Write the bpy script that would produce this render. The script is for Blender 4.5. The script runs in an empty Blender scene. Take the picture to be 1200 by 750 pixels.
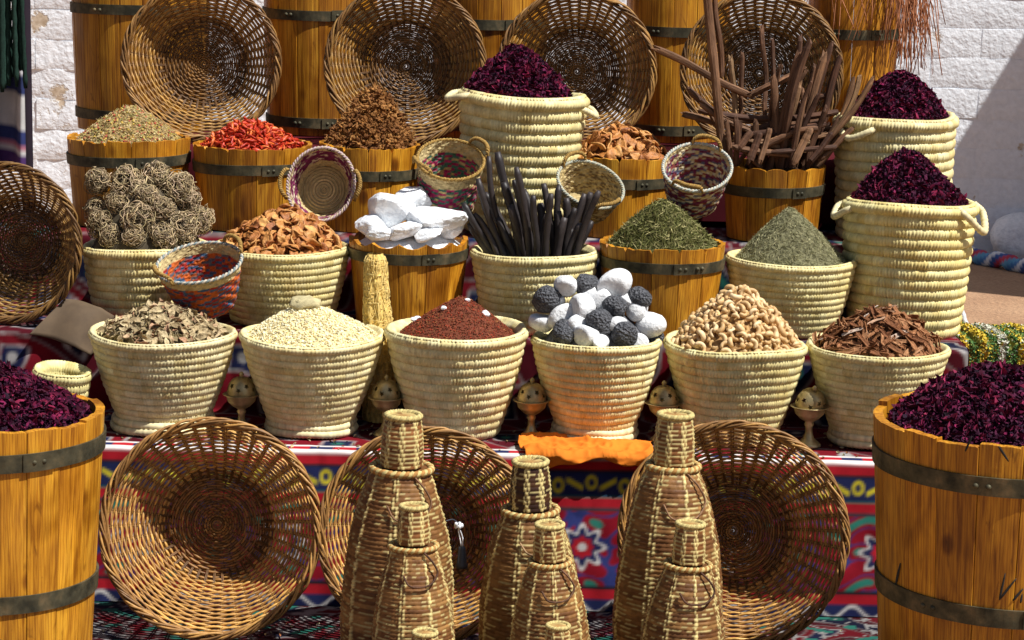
import bpy, math, random
import numpy as np
from mathutils import Vector, Matrix, Quaternion
PI = math.pi
random.seed(7)
RS = np.random.RandomState(11)
scene = bpy.context.scene
COL = scene.collection

# ------------------------------------------------------------------ camera
FPX = 2700.0                      # focal length in pixels of a 1200 px wide picture
CAMZ = 1.6
PITCH = math.radians(10.4)
ROLL = math.radians(1.2)
_d = np.array([0, math.cos(PITCH), -math.sin(PITCH)])
_r0 = np.array([1.0, 0, 0]); _u0 = np.array([0, math.sin(PITCH), math.cos(PITCH)])
_rt = _r0*math.cos(ROLL) + _u0*math.sin(ROLL)
_up = _u0*math.cos(ROLL) - _r0*math.sin(ROLL)
cam_data = bpy.data.cameras.new('camera')
cam = bpy.data.objects.new('camera', cam_data); COL.objects.link(cam)
cam_data.sensor_width = 36; cam_data.lens = FPX/1200*36
cam_data.clip_start = 0.1; cam_data.clip_end = 500
M = Matrix.Identity(4)
for i in range(3):
    M[i][0] = _rt[i]; M[i][1] = _up[i]; M[i][2] = -_d[i]
M[2][3] = CAMZ
cam.matrix_world = M
scene.camera = cam

# ------------------------------------------------------------------ sky, sun, exposure
SUN = Vector((0.465, -0.25, 0.86)).normalized()
world = bpy.data.worlds.new('World'); scene.world = world; world.use_nodes = True
wn = world.node_tree; bg = wn.nodes['Background']
sky = wn.nodes.new('ShaderNodeTexSky'); sky.sky_type = 'NISHITA'; sky.sun_disc = False
sky.sun_elevation = math.asin(SUN.z); sky.sun_rotation = math.atan2(SUN.x, SUN.y)
sky.dust_density = 1.5
wn.links.new(sky.outputs[0], bg.inputs[0]); bg.inputs[1].default_value = 0.05
sl = bpy.data.lights.new('sun', 'SUN'); sl.energy = 5.0; sl.angle = math.radians(0.5); sl.color = (1, 0.98, 0.94)
so = bpy.data.objects.new('sun', sl); COL.objects.link(so)
so.rotation_euler = SUN.to_track_quat('Z', 'Y').to_euler(); so.location = (3, 2, 6)
scene.view_settings.view_transform = 'Standard'; scene.view_settings.look = 'None'
scene.view_settings.gamma = 1; scene.view_settings.exposure = 0.42

# ------------------------------------------------------------------ pixel helpers
def ray(px, py): return _d + _rt*((px-600)/FPX) - _up*((py-375)/FPX)
def at_Y(px, py, Y):
    r = ray(px, py); t = Y/r[1]
    return np.array([0, 0, CAMZ]) + r*t
def at_Z(px, py, z):
    r = ray(px, py); t = (z-CAMZ)/r[2]
    return np.array([0, 0, CAMZ]) + r*t
def mpp(Y): return Y*1.012/FPX           # metres per pixel near the picture centre

# ------------------------------------------------------------------ tagging / mesh helpers
def tag(o, label=None, cat=None, group=None, kind=None):
    if label: o['label'] = label
    if cat: o['category'] = cat
    if group: o['group'] = group
    if kind: o['kind'] = kind
    return o
def empty(name, loc=(0, 0, 0), rot=None):
    o = bpy.data.objects.new(name, None); COL.objects.link(o)
    o.empty_display_size = 0.05
    o.location = loc
    if rot is not None: o.rotation_euler = rot
    return o
def mesh_np(name, V, F, col=None, smooth=True):
    V = np.ascontiguousarray(V, dtype=np.float32)
    if isinstance(F, np.ndarray): F = [F]
    F = [np.asarray(f, dtype=np.int32) for f in F if len(f)]
    me = bpy.data.meshes.new(name)
    me.vertices.add(len(V)); me.vertices.foreach_set('co', V.ravel())
    nl = sum(f.size for f in F); npoly = sum(len(f) for f in F)
    me.loops.add(nl); me.polygons.add(npoly)
    me.loops.foreach_set('vertex_index', np.concatenate([f.ravel() for f in F]))
    st = []; o = 0
    for f in F:
        k = f.shape[1]; st.append(o + np.arange(len(f))*k); o += f.size
    me.polygons.foreach_set('loop_start', np.concatenate(st).astype(np.int32))
    me.update(calc_edges=True)
    me.polygons.foreach_set('use_smooth', np.full(npoly, bool(smooth)))
    if col is not None:
        col = np.asarray(col, dtype=np.float32)
        c4 = np.ones((len(V), 4), dtype=np.float32); c4[:, :3] = col
        a = me.color_attributes.new('Col', 'FLOAT_COLOR', 'POINT'); a.data.foreach_set('color', c4.ravel())
    return me
def add(name, me, mat=None, parent=None, loc=None):
    o = bpy.data.objects.new(name, me); COL.objects.link(o)
    if mat is not None and len(me.materials) == 0: me.materials.append(mat)
    if parent is not None: o.parent = parent
    if loc is not None: o.location = loc
    return o
class MB:
    """collects numpy chunks into one mesh"""
    def __init__(s): s.V = []; s.F4 = []; s.F3 = []; s.C = []; s.n = 0
    def put(s, V, F, col=(1, 1, 1)):
        V = np.asarray(V, dtype=np.float64)
        Fs = F if isinstance(F, list) else [F]
        for f in Fs:
            f = np.asarray(f)
            if len(f) == 0: continue
            (s.F4 if f.shape[1] == 4 else s.F3).append(f + s.n)
        s.V.append(V); c = np.asarray(col, dtype=np.float64)
        s.C.append(np.broadcast_to(c, (len(V), 3)).copy()); s.n += len(V)
        return s
    def mesh(s, name, smooth=True):
        F = []
        if s.F4: F.append(np.concatenate(s.F4))
        if s.F3: F.append(np.concatenate(s.F3))
        return mesh_np(name, np.concatenate(s.V), F, np.concatenate(s.C), smooth)
def gridF(nr, nc, wrap_c=False, wrap_r=False):
    r = np.arange(nr if wrap_r else nr-1); c = np.arange(nc if wrap_c else nc-1)
    R, Cc = np.meshgrid(r, c, indexing='ij')
    R2 = (R+1) % nr; C2 = (Cc+1) % nc
    return np.stack([R*nc+Cc, R*nc+C2, R2*nc+C2, R2*nc+Cc], -1).reshape(-1, 4)
def lathe(prof, nseg, cap0=False, cap1=False):
    prof = np.asarray(prof, float); th = np.linspace(0, 2*PI, nseg, endpoint=False)
    V = np.zeros((len(prof), nseg, 3))
    V[..., 0] = prof[:, 0:1]*np.cos(th); V[..., 1] = prof[:, 0:1]*np.sin(th); V[..., 2] = prof[:, 1:2]
    return V.reshape(-1, 3), gridF(len(prof), nseg, wrap_c=True)
def tube(path, rad, sides=6, closed=False, cap=True, flat=1.0):
    P = np.asarray(path, float); n = len(P)
    rad = np.broadcast_to(np.asarray(rad, float), (n,))
    if closed: T = np.roll(P, -1, 0)-np.roll(P, 1, 0)
    else: T = np.gradient(P, axis=0)
    T /= np.linalg.norm(T, axis=1, keepdims=True)+1e-12
    ref = np.array([0, 0, 1.0]) if abs(T[:, 2]).mean() < 0.8 else np.array([1.0, 0, 0])
    N = np.zeros_like(P); u = ref - T[0]*np.dot(ref, T[0]); u /= np.linalg.norm(u)
    for i in range(n):
        u = u - T[i]*np.dot(u, T[i]); u /= np.linalg.norm(u)+1e-12; N[i] = u
    B = np.cross(T, N)
    a = np.linspace(0, 2*PI, sides, endpoint=False)
    V = P[:, None, :] + rad[:, None, None]*(np.cos(a)[None, :, None]*N[:, None, :] + flat*np.sin(a)[None, :, None]*B[:, None, :])
    V = V.reshape(-1, 3); F = [gridF(n, sides, wrap_c=True, wrap_r=closed)]
    if cap and not closed:
        V = np.concatenate([V, P[:1], P[-1:]]); c0, c1 = n*sides, n*sides+1
        k = np.arange(sides); k2 = (k+1) % sides
        F.append(np.stack([k2, k, np.full(sides, c0)], -1))
        F.append(np.stack([(n-1)*sides+k, (n-1)*sides+k2, np.full(sides, c1)], -1))
    return V, F
def spline(pts, n):
    """Catmull-Rom through points"""
    P = np.asarray(pts, float); m = len(P)
    P = np.concatenate([2*P[:1]-P[1:2], P, 2*P[-1:]-P[-2:-1]])
    t = np.linspace(0, m-1-1e-9, n); i = t.astype(int); f = (t-i)[:, None]
    p0, p1, p2, p3 = P[i], P[i+1], P[i+2], P[i+3]
    return 0.5*((2*p1)+(-p0+p2)*f+(2*p0-5*p1+4*p2-p3)*f**2+(-p0+3*p1-3*p2+p3)*f**3)
class SinNoise:
    def __init__(s, seed, k=10, dim=3):
        r = np.random.RandomState(seed); d = r.normal(size=(k, dim)); d /= np.linalg.norm(d, axis=1, keepdims=True)
        s.d = d*r.uniform(0.6, 2.2, (k, 1)); s.p = r.uniform(0, 2*PI, k)
    def __call__(s, P, freq): return np.sin(np.asarray(P) @ (s.d.T*freq) + s.p).mean(-1)*1.9
def ico(sub=2):
    import bmesh
    bm = bmesh.new(); bmesh.ops.create_icosphere(bm, subdivisions=sub, radius=1)
    V = np.array([v.co[:] for v in bm.verts]); F = np.array([[v.index for v in f.verts] for f in bm.faces]); bm.free()
    return V, F
ICO1, ICO2, ICO3, ICO4 = ico(1), ico(2), ico(3), ico(4)
def rand_rot(rs, n, normals=None, tilt=1.0):
    """n rotation matrices: z axis near the given normals, random spin"""
    if normals is None: z = rs.normal(size=(n, 3))
    else: z = normals + tilt*rs.normal(size=(n, 3))*0.6
    z /= np.linalg.norm(z, axis=1, keepdims=True)
    a = rs.normal(size=(n, 3)); x = a - z*(a*z).sum(1, keepdims=True); x /= np.linalg.norm(x, axis=1, keepdims=True)
    y = np.cross(z, x)
    return np.stack([x, y, z], -1)
def scatter(mb, tmpl, pos, rot, scale, col):
    tv, tf = tmpl; n = len(pos); k = len(tv)
    scale = np.asarray(scale, float)
    if scale.ndim == 1: scale = scale[:, None]
    L = tv[None]*scale[:, None, :]
    W = np.einsum('nij,nkj->nki', rot, L) + pos[:, None, :]
    fs = tf if isinstance(tf, list) else [tf]
    F = [(f[None]+(np.arange(n)*k)[:, None, None]).reshape(-1, f.shape[1]) for f in fs]
    C = np.repeat(np.asarray(col)[:, None, :], k, 1).reshape(-1, 3)
    mb.put(W.reshape(-1, 3), F, C)

# ------------------------------------------------------------------ materials
def new_mat(name):
    m = bpy.data.materials.new(name); m.use_nodes = True
    nt = m.node_tree; b = nt.nodes['Principled BSDF']
    return m, nt, b
def N(nt, t, **kw):
    n = nt.nodes.new(t)
    for k, v in kw.items(): setattr(n, k, v)
    return n
def ramp(nt, stops, fac=None):
    r = nt.nodes.new('ShaderNodeValToRGB'); e = r.color_ramp.elements
    while len(e) < len(stops): e.new(0.5)
    for i, (p, c) in enumerate(stops): e[i].position = p; e[i].color = (*c, 1)
    if fac is not None: nt.links.new(fac, r.inputs[0])
    return r
def mixc(nt, a, b, fac, mode='MIX'):
    m = nt.nodes.new('ShaderNodeMix'); m.data_type = 'RGBA'; m.blend_type = mode
    for s, v in ((m.inputs[0], fac), (m.inputs[6], a), (m.inputs[7], b)):
        if hasattr(v, 'links'): nt.links.new(v, s)
        elif isinstance(v, (tuple, list)): s.default_value = (*v, 1)
        else: s.default_value = v
    return m.outputs[2]
def noise(nt, scale, detail=3, rough=0.55, coord='Object', stretch=None, dist=0.0):
    tc = nt.nodes.new('ShaderNodeTexCoord'); n = nt.nodes.new('ShaderNodeTexNoise')
    n.inputs['Scale'].default_value = scale; n.inputs['Detail'].default_value = detail
    n.inputs['Roughness'].default_value = rough; n.inputs['Distortion'].default_value = dist
    src = tc.outputs[coord]
    if stretch:
        mp = nt.nodes.new('ShaderNodeMapping'); mp.inputs['Scale'].default_value = stretch
        nt.links.new(src, mp.inputs[0]); src = mp.outputs[0]
    nt.links.new(src, n.inputs['Vector'])
    return n
def bump(nt, b, h, strength, dist=0.01):
    bp = nt.nodes.new('ShaderNodeBump'); bp.inputs['Strength'].default_value = strength; bp.inputs['Distance'].default_value = dist
    nt.links.new(h, bp.inputs['Height']); nt.links.new(bp.outputs[0], b.inputs['Normal'])
def mat_attr(name, rough=0.8, spec=0.2, var=0.25, vscale=60, bstr=0.0, bscale=200, bdist=0.002, sss=0.0, vobj=0.0, vlow=None):
    """colour from the mesh's own attribute, with fine mottling"""
    m, nt, b = new_mat(name)
    a = N(nt, 'ShaderNodeAttribute', attribute_name='Col')
    n = noise(nt, vscale, 4)
    r = ramp(nt, [(0.3, (1-var,)*3), (0.7, (1+var*0.6,)*3)], n.outputs[0])
    c = mixc(nt, a.outputs['Color'], r.outputs[0], 1.0, 'MULTIPLY')
    if vobj:
        oi = N(nt, 'ShaderNodeObjectInfo'); r2 = ramp(nt, [(0, (1-vobj,)*3), (1, (1+vobj,)*3)], oi.outputs['Random'])
        c = mixc(nt, c, r2.outputs[0], 1.0, 'MULTIPLY')
    nt.links.new(c, b.inputs['Base Color'])
    b.inputs['Roughness'].default_value = rough; b.inputs['Specular IOR Level'].default_value = spec
    if sss: b.inputs['Subsurface Weight'].default_value = sss; b.inputs['Subsurface Radius'].default_value = (0.01, 0.008, 0.006)
    if bstr:
        n2 = noise(nt, bscale, 3); bump(nt, b, n2.outputs[0], bstr, bdist)
    return m
def mat_random(name, stops, rough=0.7, spec=0.3, bstr=0.3, bscale=120, bdist=0.002, mott=0.3, mscale=60):
    """pieces that share a mesh differ in colour by their own random number"""
    m, nt, b = new_mat(name)
    oi = N(nt, 'ShaderNodeObjectInfo'); r = ramp(nt, stops, oi.outputs['Random'])
    n = noise(nt, mscale, 4); r2 = ramp(nt, [(0.3, (1-mott,)*3), (0.7, (1+mott*0.6,)*3)], n.outputs[0])
    c = mixc(nt, r.outputs[0], r2.outputs[0], 1.0, 'MULTIPLY')
    nt.links.new(c, b.inputs['Base Color']); b.inputs['Roughness'].default_value = rough
    b.inputs['Specular IOR Level'].default_value = spec
    if bstr: n3 = noise(nt, bscale, 4); bump(nt, b, n3.outputs[0], bstr, bdist)
    return m
def mat_wood(name, dark, mid, light, rough=0.42):
    m, nt, b = new_mat(name)
    oi = N(nt, 'ShaderNodeObjectInfo')
    tc = N(nt, 'ShaderNodeTexCoord')
    off = N(nt, 'ShaderNodeVectorMath', operation='SCALE'); off.inputs[0].default_value = (7.3, 3.1, 11.7)
    nt.links.new(oi.outputs['Random'], off.inputs['Scale'])
    ad = N(nt, 'ShaderNodeVectorMath', operation='ADD'); nt.links.new(tc.outputs['Object'], ad.inputs[0]); nt.links.new(off.outputs[0], ad.inputs[1])
    def nz(scale, st, det, dist):
        mp = N(nt, 'ShaderNodeMapping'); mp.inputs['Scale'].default_value = st; nt.links.new(ad.outputs[0], mp.inputs[0])
        n = N(nt, 'ShaderNodeTexNoise'); n.inputs['Scale'].default_value = scale; n.inputs['Detail'].default_value = det
        n.inputs['Distortion'].default_value = dist; nt.links.new(mp.outputs[0], n.inputs['Vector']); return n
    g1 = nz(150, (1, 1, 0.025), 6, 0.4); g2 = nz(14, (1, 1, 0.22), 3, 1.2); g3 = nz(9, (1, 1, 1), 2, 0.0)
    # growth rings: distorted bands running along the stave
    wv = N(nt, 'ShaderNodeTexWave'); wv.wave_type = 'BANDS'; wv.bands_direction = 'Y'
    mp = N(nt, 'ShaderNodeMapping'); mp.inputs['Scale'].default_value = (1, 1, 0.10); nt.links.new(ad.outputs[0], mp.inputs[0])
    nt.links.new(mp.outputs[0], wv.inputs['Vector']); wv.inputs['Scale'].default_value = 52; wv.inputs['Distortion'].default_value = 7
    wv.inputs['Detail'].default_value = 2; wv.inputs['Detail Scale'].default_value = 1.3
    r1 = ramp(nt, [(0.28, dark), (0.5, mid), (0.72, light)], g2.outputs[0])
    rr = ramp(nt, [(0.0, (0.70, 0.56, 0.40)), (0.30, (0.97, 0.95, 0.93)), (1.0, (1.05, 1.05, 1.05))], wv.outputs[0])
    c = mixc(nt, r1.outputs[0], rr.outputs[0], 0.75, 'MULTIPLY')
    rg = ramp(nt, [(0.33, (0.55, 0.43, 0.32)), (0.5, (0.97, 0.95, 0.93)), (0.66, (1.18, 1.18, 1.18))], g1.outputs[0])
    c = mixc(nt, c, rg.outputs[0], 0.9, 'MULTIPLY')
    g4 = nz(26, (1, 1, 0.35), 6, 1.5); rd = ramp(nt, [(0.62, (1, 1, 1)), (0.70, (0.45, 0.38, 0.30))], g4.outputs[0]); c = mixc(nt, c, rd.outputs[0], 0.7, 'MULTIPLY')
    ro = ramp(nt, [(0.0, (0.68, 0.60, 0.50)), (0.5, (1, 1, 1)), (1.0, (1.22, 1.18, 1.05))], oi.outputs['Random'])
    c = mixc(nt, c, ro.outputs[0], 1.0, 'MULTIPLY')
    # knots and dark smudges
    vo = N(nt, 'ShaderNodeTexVoronoi'); mp2 = N(nt, 'ShaderNodeMapping'); mp2.inputs['Scale'].default_value = (1, 1, 0.6)
    nt.links.new(ad.outputs[0], mp2.inputs[0]); nt.links.new(mp2.outputs[0], vo.inputs['Vector']); vo.inputs['Scale'].default_value = 8
    rk = ramp(nt, [(0.0, (0.12, 0.06, 0.03)), (0.07, (0.3, 0.17, 0.09)), (0.13, (1, 1, 1))], vo.outputs['Distance'])
    c = mixc(nt, c, rk.outputs[0], 0.85, 'MULTIPLY')
    rs = ramp(nt, [(0.3, (0.55, 0.45, 0.36)), (0.48, (1, 1, 1))], g3.outputs[0])
    c = mixc(nt, c, rs.outputs[0], 0.7, 'MULTIPLY')
    nt.links.new(c, b.inputs['Base Color'])
    rro = ramp(nt, [(0.3, (rough-0.1,)*3), (0.7, (rough+0.2,)*3)], g3.outputs[0]); nt.links.new(rro.outputs[0], b.inputs['Roughness'])
    b.inputs['Specular IOR Level'].default_value = 0.35
    bump(nt, b, g1.outputs[0], 0.35, 0.002)
    return m
MAT = {}
MAT['wood'] = mat_wood('varnished_wood', (0.32, 0.125, 0.009), (0.50, 0.225, 0.015), (0.66, 0.345, 0.030))
MAT['palm'] = mat_attr('palm_leaf', 0.62, 0.3, 0.22, 26, 0.25, 500, 0.001)
MAT['wicker'] = mat_attr('wicker', 0.5, 0.35, 0.3, 90, 0.3, 400, 0.001)
MAT['reed'] = mat_attr('reed_coil', 0.55, 0.3, 0.3, 70, 0.3, 500, 0.001)
MAT['heap'] = mat_attr('heap_pieces', 0.85, 0.15, 0.25, 90)
MAT['petal'] = mat_attr('dried_petals', 0.75, 0.15, 0.35, 60)
MAT['weave'] = mat_attr('coloured_weave', 0.8, 0.15, 0.2, 120, 0.3, 600, 0.001)
MAT['rope'] = mat_attr('rope', 0.85, 0.15, 0.3, 150, 0.4, 500, 0.001)
MAT['cloth'] = mat_attr('printed_cotton', 0.85, 0.12, 0.15, 20, 0.25, 900, 0.0006)
MAT['fluff'] = mat_attr('tufted_wool', 0.95, 0.05, 0.15, 40)
m, nt, b = new_mat('dark_iron'); MAT['iron'] = m
n1 = noise(nt, 22, 5); n2 = noise(nt, 90, 3)
r = ramp(nt, [(0.35, (0.040, 0.038, 0.025)), (0.55, (0.10, 0.088, 0.052)), (0.72, (0.20, 0.15, 0.08))], n1.outputs[0])
nt.links.new(r.outputs[0], b.inputs['Base Color']); b.inputs['Metallic'].default_value = 0.55; b.inputs['Specular IOR Level'].default_value = 0.35
r = ramp(nt, [(0.3, (0.5,)*3), (0.7, (0.8,)*3)], n2.outputs[0]); nt.links.new(r.outputs[0], b.inputs['Roughness'])
bump(nt, b, n2.outputs[0], 0.25, 0.002)
m, nt, b = new_mat('dimmed_brass'); MAT['brass'] = m
n1 = noise(nt, 40, 5); r = ramp(nt, [(0.3, (0.24, 0.18, 0.08)), (0.6, (0.56, 0.45, 0.23))], n1.outputs[0])  # brass colour toned down partly for the shade between the baskets
nt.links.new(r.outputs[0], b.inputs['Base Color']); b.inputs['Metallic'].default_value = 0.75; b.inputs['Roughness'].default_value = 0.45
m, nt, b = new_mat('black_rubber'); MAT['rubber'] = m
b.inputs['Base Color'].default_value = (0.03, 0.035, 0.045, 1); b.inputs['Roughness'].default_value = 0.5
m, nt, b = new_mat('white_plastic'); MAT['plastic'] = m
n1 = noise(nt, 60, 3); r = ramp(nt, [(0.3, (0.62, 0.63, 0.66)), (0.7, (0.82, 0.83, 0.85))], n1.outputs[0])
nt.links.new(r.outputs[0], b.inputs['Base Color']); b.inputs['Roughness'].default_value = 0.35
bump(nt, b, n1.outputs[0], 0.5, 0.01)
m, nt, b = new_mat('black_ink'); MAT['ink'] = m
b.inputs['Base Color'].default_value = (0.02, 0.018, 0.016, 1); b.inputs['Roughness'].default_value = 0.9
m, nt, b = new_mat('salt_crystal'); MAT['crystal'] = m
n1 = noise(nt, 60, 6); r = ramp(nt, [(0.3, (0.76, 0.79, 0.82)), (0.65, (0.90, 0.91, 0.92))], n1.outputs[0])
nt.links.new(r.outputs[0], b.inputs['Base Color']); b.inputs['Roughness'].default_value = 0.32
b.inputs['Subsurface Weight'].default_value = 0.5; b.inputs['Subsurface Radius'].default_value = (0.02, 0.02, 0.02)
bump(nt, b, n1.outputs[0], 0.7, 0.008)
m, nt, b = new_mat('white_pumice'); MAT['white_stone'] = m
n1 = noise(nt, 120, 4); r = ramp(nt, [(0.3, (0.56, 0.57, 0.58)), (0.6, (0.76, 0.76, 0.76))], n1.outputs[0])
nt.links.new(r.outputs[0], b.inputs['Base Color']); b.inputs['Roughness'].default_value = 0.95; bump(nt, b, n1.outputs[0], 0.8, 0.004)
m, nt, b = new_mat('black_pumice'); MAT['black_stone'] = m
n1 = noise(nt, 170, 3); vo = N(nt, 'ShaderNodeTexVoronoi'); vo.inputs['Scale'].default_value = 170
tc = N(nt, 'ShaderNodeTexCoord'); nt.links.new(tc.outputs['Object'], vo.inputs['Vector'])
r = ramp(nt, [(0.3, (0.014, 0.015, 0.018)), (0.7, (0.12, 0.122, 0.135))], n1.outputs[0])
nt.links.new(r.outputs[0], b.inputs['Base Color']); b.inputs['Roughness'].default_value = 0.8; bump(nt, b, vo.outputs['Distance'], 1.0, 0.006)
m, nt, b = new_mat('cinnamon_bark'); MAT['cinnamon'] = m
oi = N(nt, 'ShaderNodeObjectInfo'); r = ramp(nt, [(0, (0.075, 0.032, 0.018)), (0.5, (0.165, 0.080, 0.042)), (0.85, (0.27, 0.145, 0.075)), (1, (0.38, 0.24, 0.12))], oi.outputs['Random'])
n1 = noise(nt, 110, 5, 0.65, stretch=(1, 1, 0.09)); n2 = noise(nt, 22, 4, stretch=(1, 1, 0.5))
r1 = ramp(nt, [(0.3, (0.38, 0.33, 0.30)), (0.55, (1, 1, 1)), (0.72, (1.7, 1.6, 1.45))], n1.outputs[0]); r2 = ramp(nt, [(0.3, (0.6, 0.6, 0.6)), (0.7, (1.25, 1.25, 1.25))], n2.outputs[0])
c = mixc(nt, mixc(nt, r.outputs[0], r1.outputs[0], 1, 'MULTIPLY'), r2.outputs[0], 1, 'MULTIPLY'); nt.links.new(c, b.inputs['Base Color'])
b.inputs['Roughness'].default_value = 0.7; b.inputs['Specular IOR Level'].default_value = 0.25; bump(nt, b, n1.outputs[0], 0.8, 0.004)
MAT['licorice'] = mat_random('dark_stick', [(0, (0.022, 0.017, 0.017)), (1, (0.05, 0.038, 0.036))], 0.5, 0.4, 0.3, 90, 0.002)
MAT['cashew'] = mat_random('cashew', [(0, (0.50, 0.30, 0.12)), (0.5, (0.66, 0.44, 0.21)), (1, (0.78, 0.58, 0.33))], 0.5, 0.35, 0.25, 4, 0.002, 0.2, 1.5)
MAT['slice'] = mat_random('dried_slice', [(0, (0.27, 0.085, 0.022)), (0.5, (0.46, 0.185, 0.045)), (1, (0.62, 0.32, 0.10))], 0.5, 0.35, 0.6, 4, 0.004, 0.4, 2.0)
MAT['flower'] = mat_random('dried_flower', [(0, (0.15, 0.055, 0.015)), (0.5, (0.26, 0.11, 0.03)), (1, (0.40, 0.19, 0.055))], 0.75, 0.2, 0.6, 5, 0.004, 0.45, 3)
MAT['chili'] = mat_random('red_chili', [(0, (0.36, 0.018, 0.008)), (0.6, (0.56, 0.045, 0.012)), (1, (0.66, 0.16, 0.03))], 0.4, 0.4, 0.4, 4, 0.003, 0.3, 2)
MAT['leaf'] = mat_random('dry_leaf', [(0, (0.24, 0.175, 0.09)), (0.45, (0.41, 0.31, 0.17)), (0.85, (0.53, 0.42, 0.24)), (1, (0.46, 0.25, 0.15))], 0.75, 0.2, 0.5, 5, 0.004, 0.35, 2.5)
MAT['bark'] = mat_random('bark_chip', [(0, (0.16, 0.06, 0.025)), (0.6, (0.30, 0.13, 0.055)), (0.93, (0.38, 0.19, 0.09)), (1, (0.48, 0.40, 0.33))], 0.75, 0.15, 0.6, 6, 0.004, 0.4, 3)
MAT['fibre'] = mat_attr('dry_fibre', 0.85, 0.15, 0.25, 80)
MAT['loofah'] = mat_attr('loofah', 0.85, 0.15, 0.2, 160, 0.6, 420, 0.002)
# dirt ground
m, nt, b = new_mat('sandy_ground'); MAT['ground'] = m
n1 = noise(nt, 3, 8, 0.65); n2 = noise(nt, 60, 5)
r = ramp(nt, [(0.3, (0.27, 0.145, 0.075)), (0.7, (0.40, 0.24, 0.135))], n1.outputs[0])
r2 = ramp(nt, [(0.35, (0.8, 0.8, 0.8)), (0.65, (1.15, 1.15, 1.15))], n2.outputs[0])
nt.links.new(mixc(nt, r.outputs[0], r2.outputs[0], 1, 'MULTIPLY'), b.inputs['Base Color']); b.inputs['Roughness'].default_value = 0.95
bump(nt, b, n2.outputs[0], 0.6, 0.02)
# whitewash: paint with worn patches that show sandy render
m, nt, b = new_mat('whitewash'); MAT['whitewash'] = m
geo = N(nt, 'ShaderNodeNewGeometry'); n1 = N(nt, 'ShaderNodeTexNoise'); n1.inputs['Scale'].default_value = 4.5; n1.inputs['Detail'].default_value = 8; n1.inputs['Roughness'].default_value = 0.62
nt.links.new(geo.outputs['Position'], n1.inputs['Vector'])
n2 = N(nt, 'ShaderNodeTexNoise'); n2.inputs['Scale'].default_value = 45; n2.inputs['Detail'].default_value = 6; nt.links.new(geo.outputs['Position'], n2.inputs['Vector'])
sx = N(nt, 'ShaderNodeSeparateXYZ'); nt.links.new(geo.outputs['Position'], sx.inputs[0])
mr = N(nt, 'ShaderNodeMapRange'); mr.inputs[1].default_value = -1.2; mr.inputs[2].default_value = -2.0; mr.inputs[3].default_value = 0.0; mr.inputs[4].default_value = 0.085
nt.links.new(sx.outputs[0], mr.inputs[0])
ad = N(nt, 'ShaderNodeMath', operation='ADD'); nt.links.new(n1.outputs[0], ad.inputs[0]); nt.links.new(mr.outputs[0], ad.inputs[1])
rw = ramp(nt, [(0.665, (0, 0, 0)), (0.70, (1, 1, 1))], ad.outputs[0])
rp = ramp(nt, [(0.3, (0.74, 0.77, 0.81)), (0.65, (0.84, 0.87, 0.91))], n2.outputs[0])
rs_ = ramp(nt, [(0.35, (0.42, 0.32, 0.22)), (0.65, (0.66, 0.56, 0.43))], n2.outputs[0])
nt.links.new(mixc(nt, rp.outputs[0], rs_.outputs[0], rw.outputs[0]), b.inputs['Base Color']); b.inputs['Roughness'].default_value = 0.92
hh = mixc(nt, n2.outputs[0], (0, 0, 0), rw.outputs[0])
bump(nt, b, hh, 0.5, 0.012)
m, nt, b = new_mat('shaded_brown_card'); MAT['card'] = m
n1 = noise(nt, 18, 4); r = ramp(nt, [(0.3, (0.07, 0.044, 0.024)), (0.7, (0.12, 0.078, 0.042))], n1.outputs[0])  # card brown darkened, shade put into its colour
nt.links.new(r.outputs[0], b.inputs['Base Color']); b.inputs['Roughness'].default_value = 0.85

# ------------------------------------------------------------------ the setting: ground, wall
me = mesh_np('ground', np.array([[-60, -20, 0], [60, -20, 0], [60, 90, 0], [-60, 90, 0]], float), np.array([[0, 1, 2, 3]]))
tag(add('ground', me, MAT['ground']), kind='structure')
WY = 10.7                                        # wall face
wall = empty('brick_wall', (0, WY, 0))
tag(wall, 'whitewashed rough brick wall standing behind the spice display', 'wall')
def boxV(x0, x1, y0, y1, z0, z1):
    V = np.array([[x, y, z] for z in (z0, z1) for y in (y0, y1) for x in (x0, x1)], float)
    F = np.array([[0, 2, 3, 1], [4, 5, 7, 6], [0, 1, 5, 4], [2, 6, 7, 3], [0, 4, 6, 2], [1, 3, 7, 5]])
    return V, F
add('mortar', mesh_np('mortar', *boxV(-4.2, 3.4, 0.0012, 0.3, 0, 3.0), smooth=False), MAT['whitewash'], wall)
def brick_mesh(L, H, seed, amp):
    nx, nz = 14, 6; sn = SinNoise(seed, 14); xs = np.linspace(-1, 1, nx); zs = np.linspace(-1, 1, nz)
    Z, X = np.meshgrid(zs, xs, indexing='ij'); P = np.stack([X*L/2, 0*X, Z*H/2], -1).reshape(-1, 3)
    e = np.maximum(np.abs(X)**14, np.abs(Z)**8).ravel()
    d = -0.0045 + e*0.0030 + amp*(sn(P, 35) + 0.6*sn(P, 90))
    P[:, 0] += 0.004*sn(P+5, 30)*e; P[:, 2] += 0.005*sn(P+9, 30)*e
    P[:, 1] = d
    b0 = P.copy(); b0[:, 1] = 0.02
    n = len(P); V = np.concatenate([P, b0, P]); F = gridF(nz, nx)+2*n
    ring = list(range(nx)) + [r*nx+nx-1 for r in range(1, nz)] + [(nz-1)*nx+c for c in range(nx-2, -1, -1)] + [r*nx for r in range(nz-2, 0, -1)]
    S = np.array([[ring[i], ring[i]+n, ring[(i+1) % len(ring)]+n, ring[(i+1) % len(ring)]] for i in range(len(ring))])
    return mesh_np('brick', V, [F, S])
BL, BH = 0.46, 0.139
bms = [brick_mesh(BL-0.004, BH-0.004, 50+i, 0.0012) for i in range(6)]
bmr = [brick_mesh(BL-0.003, BH-0.003, 80+i, 0.005) for i in range(4)]
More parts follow.
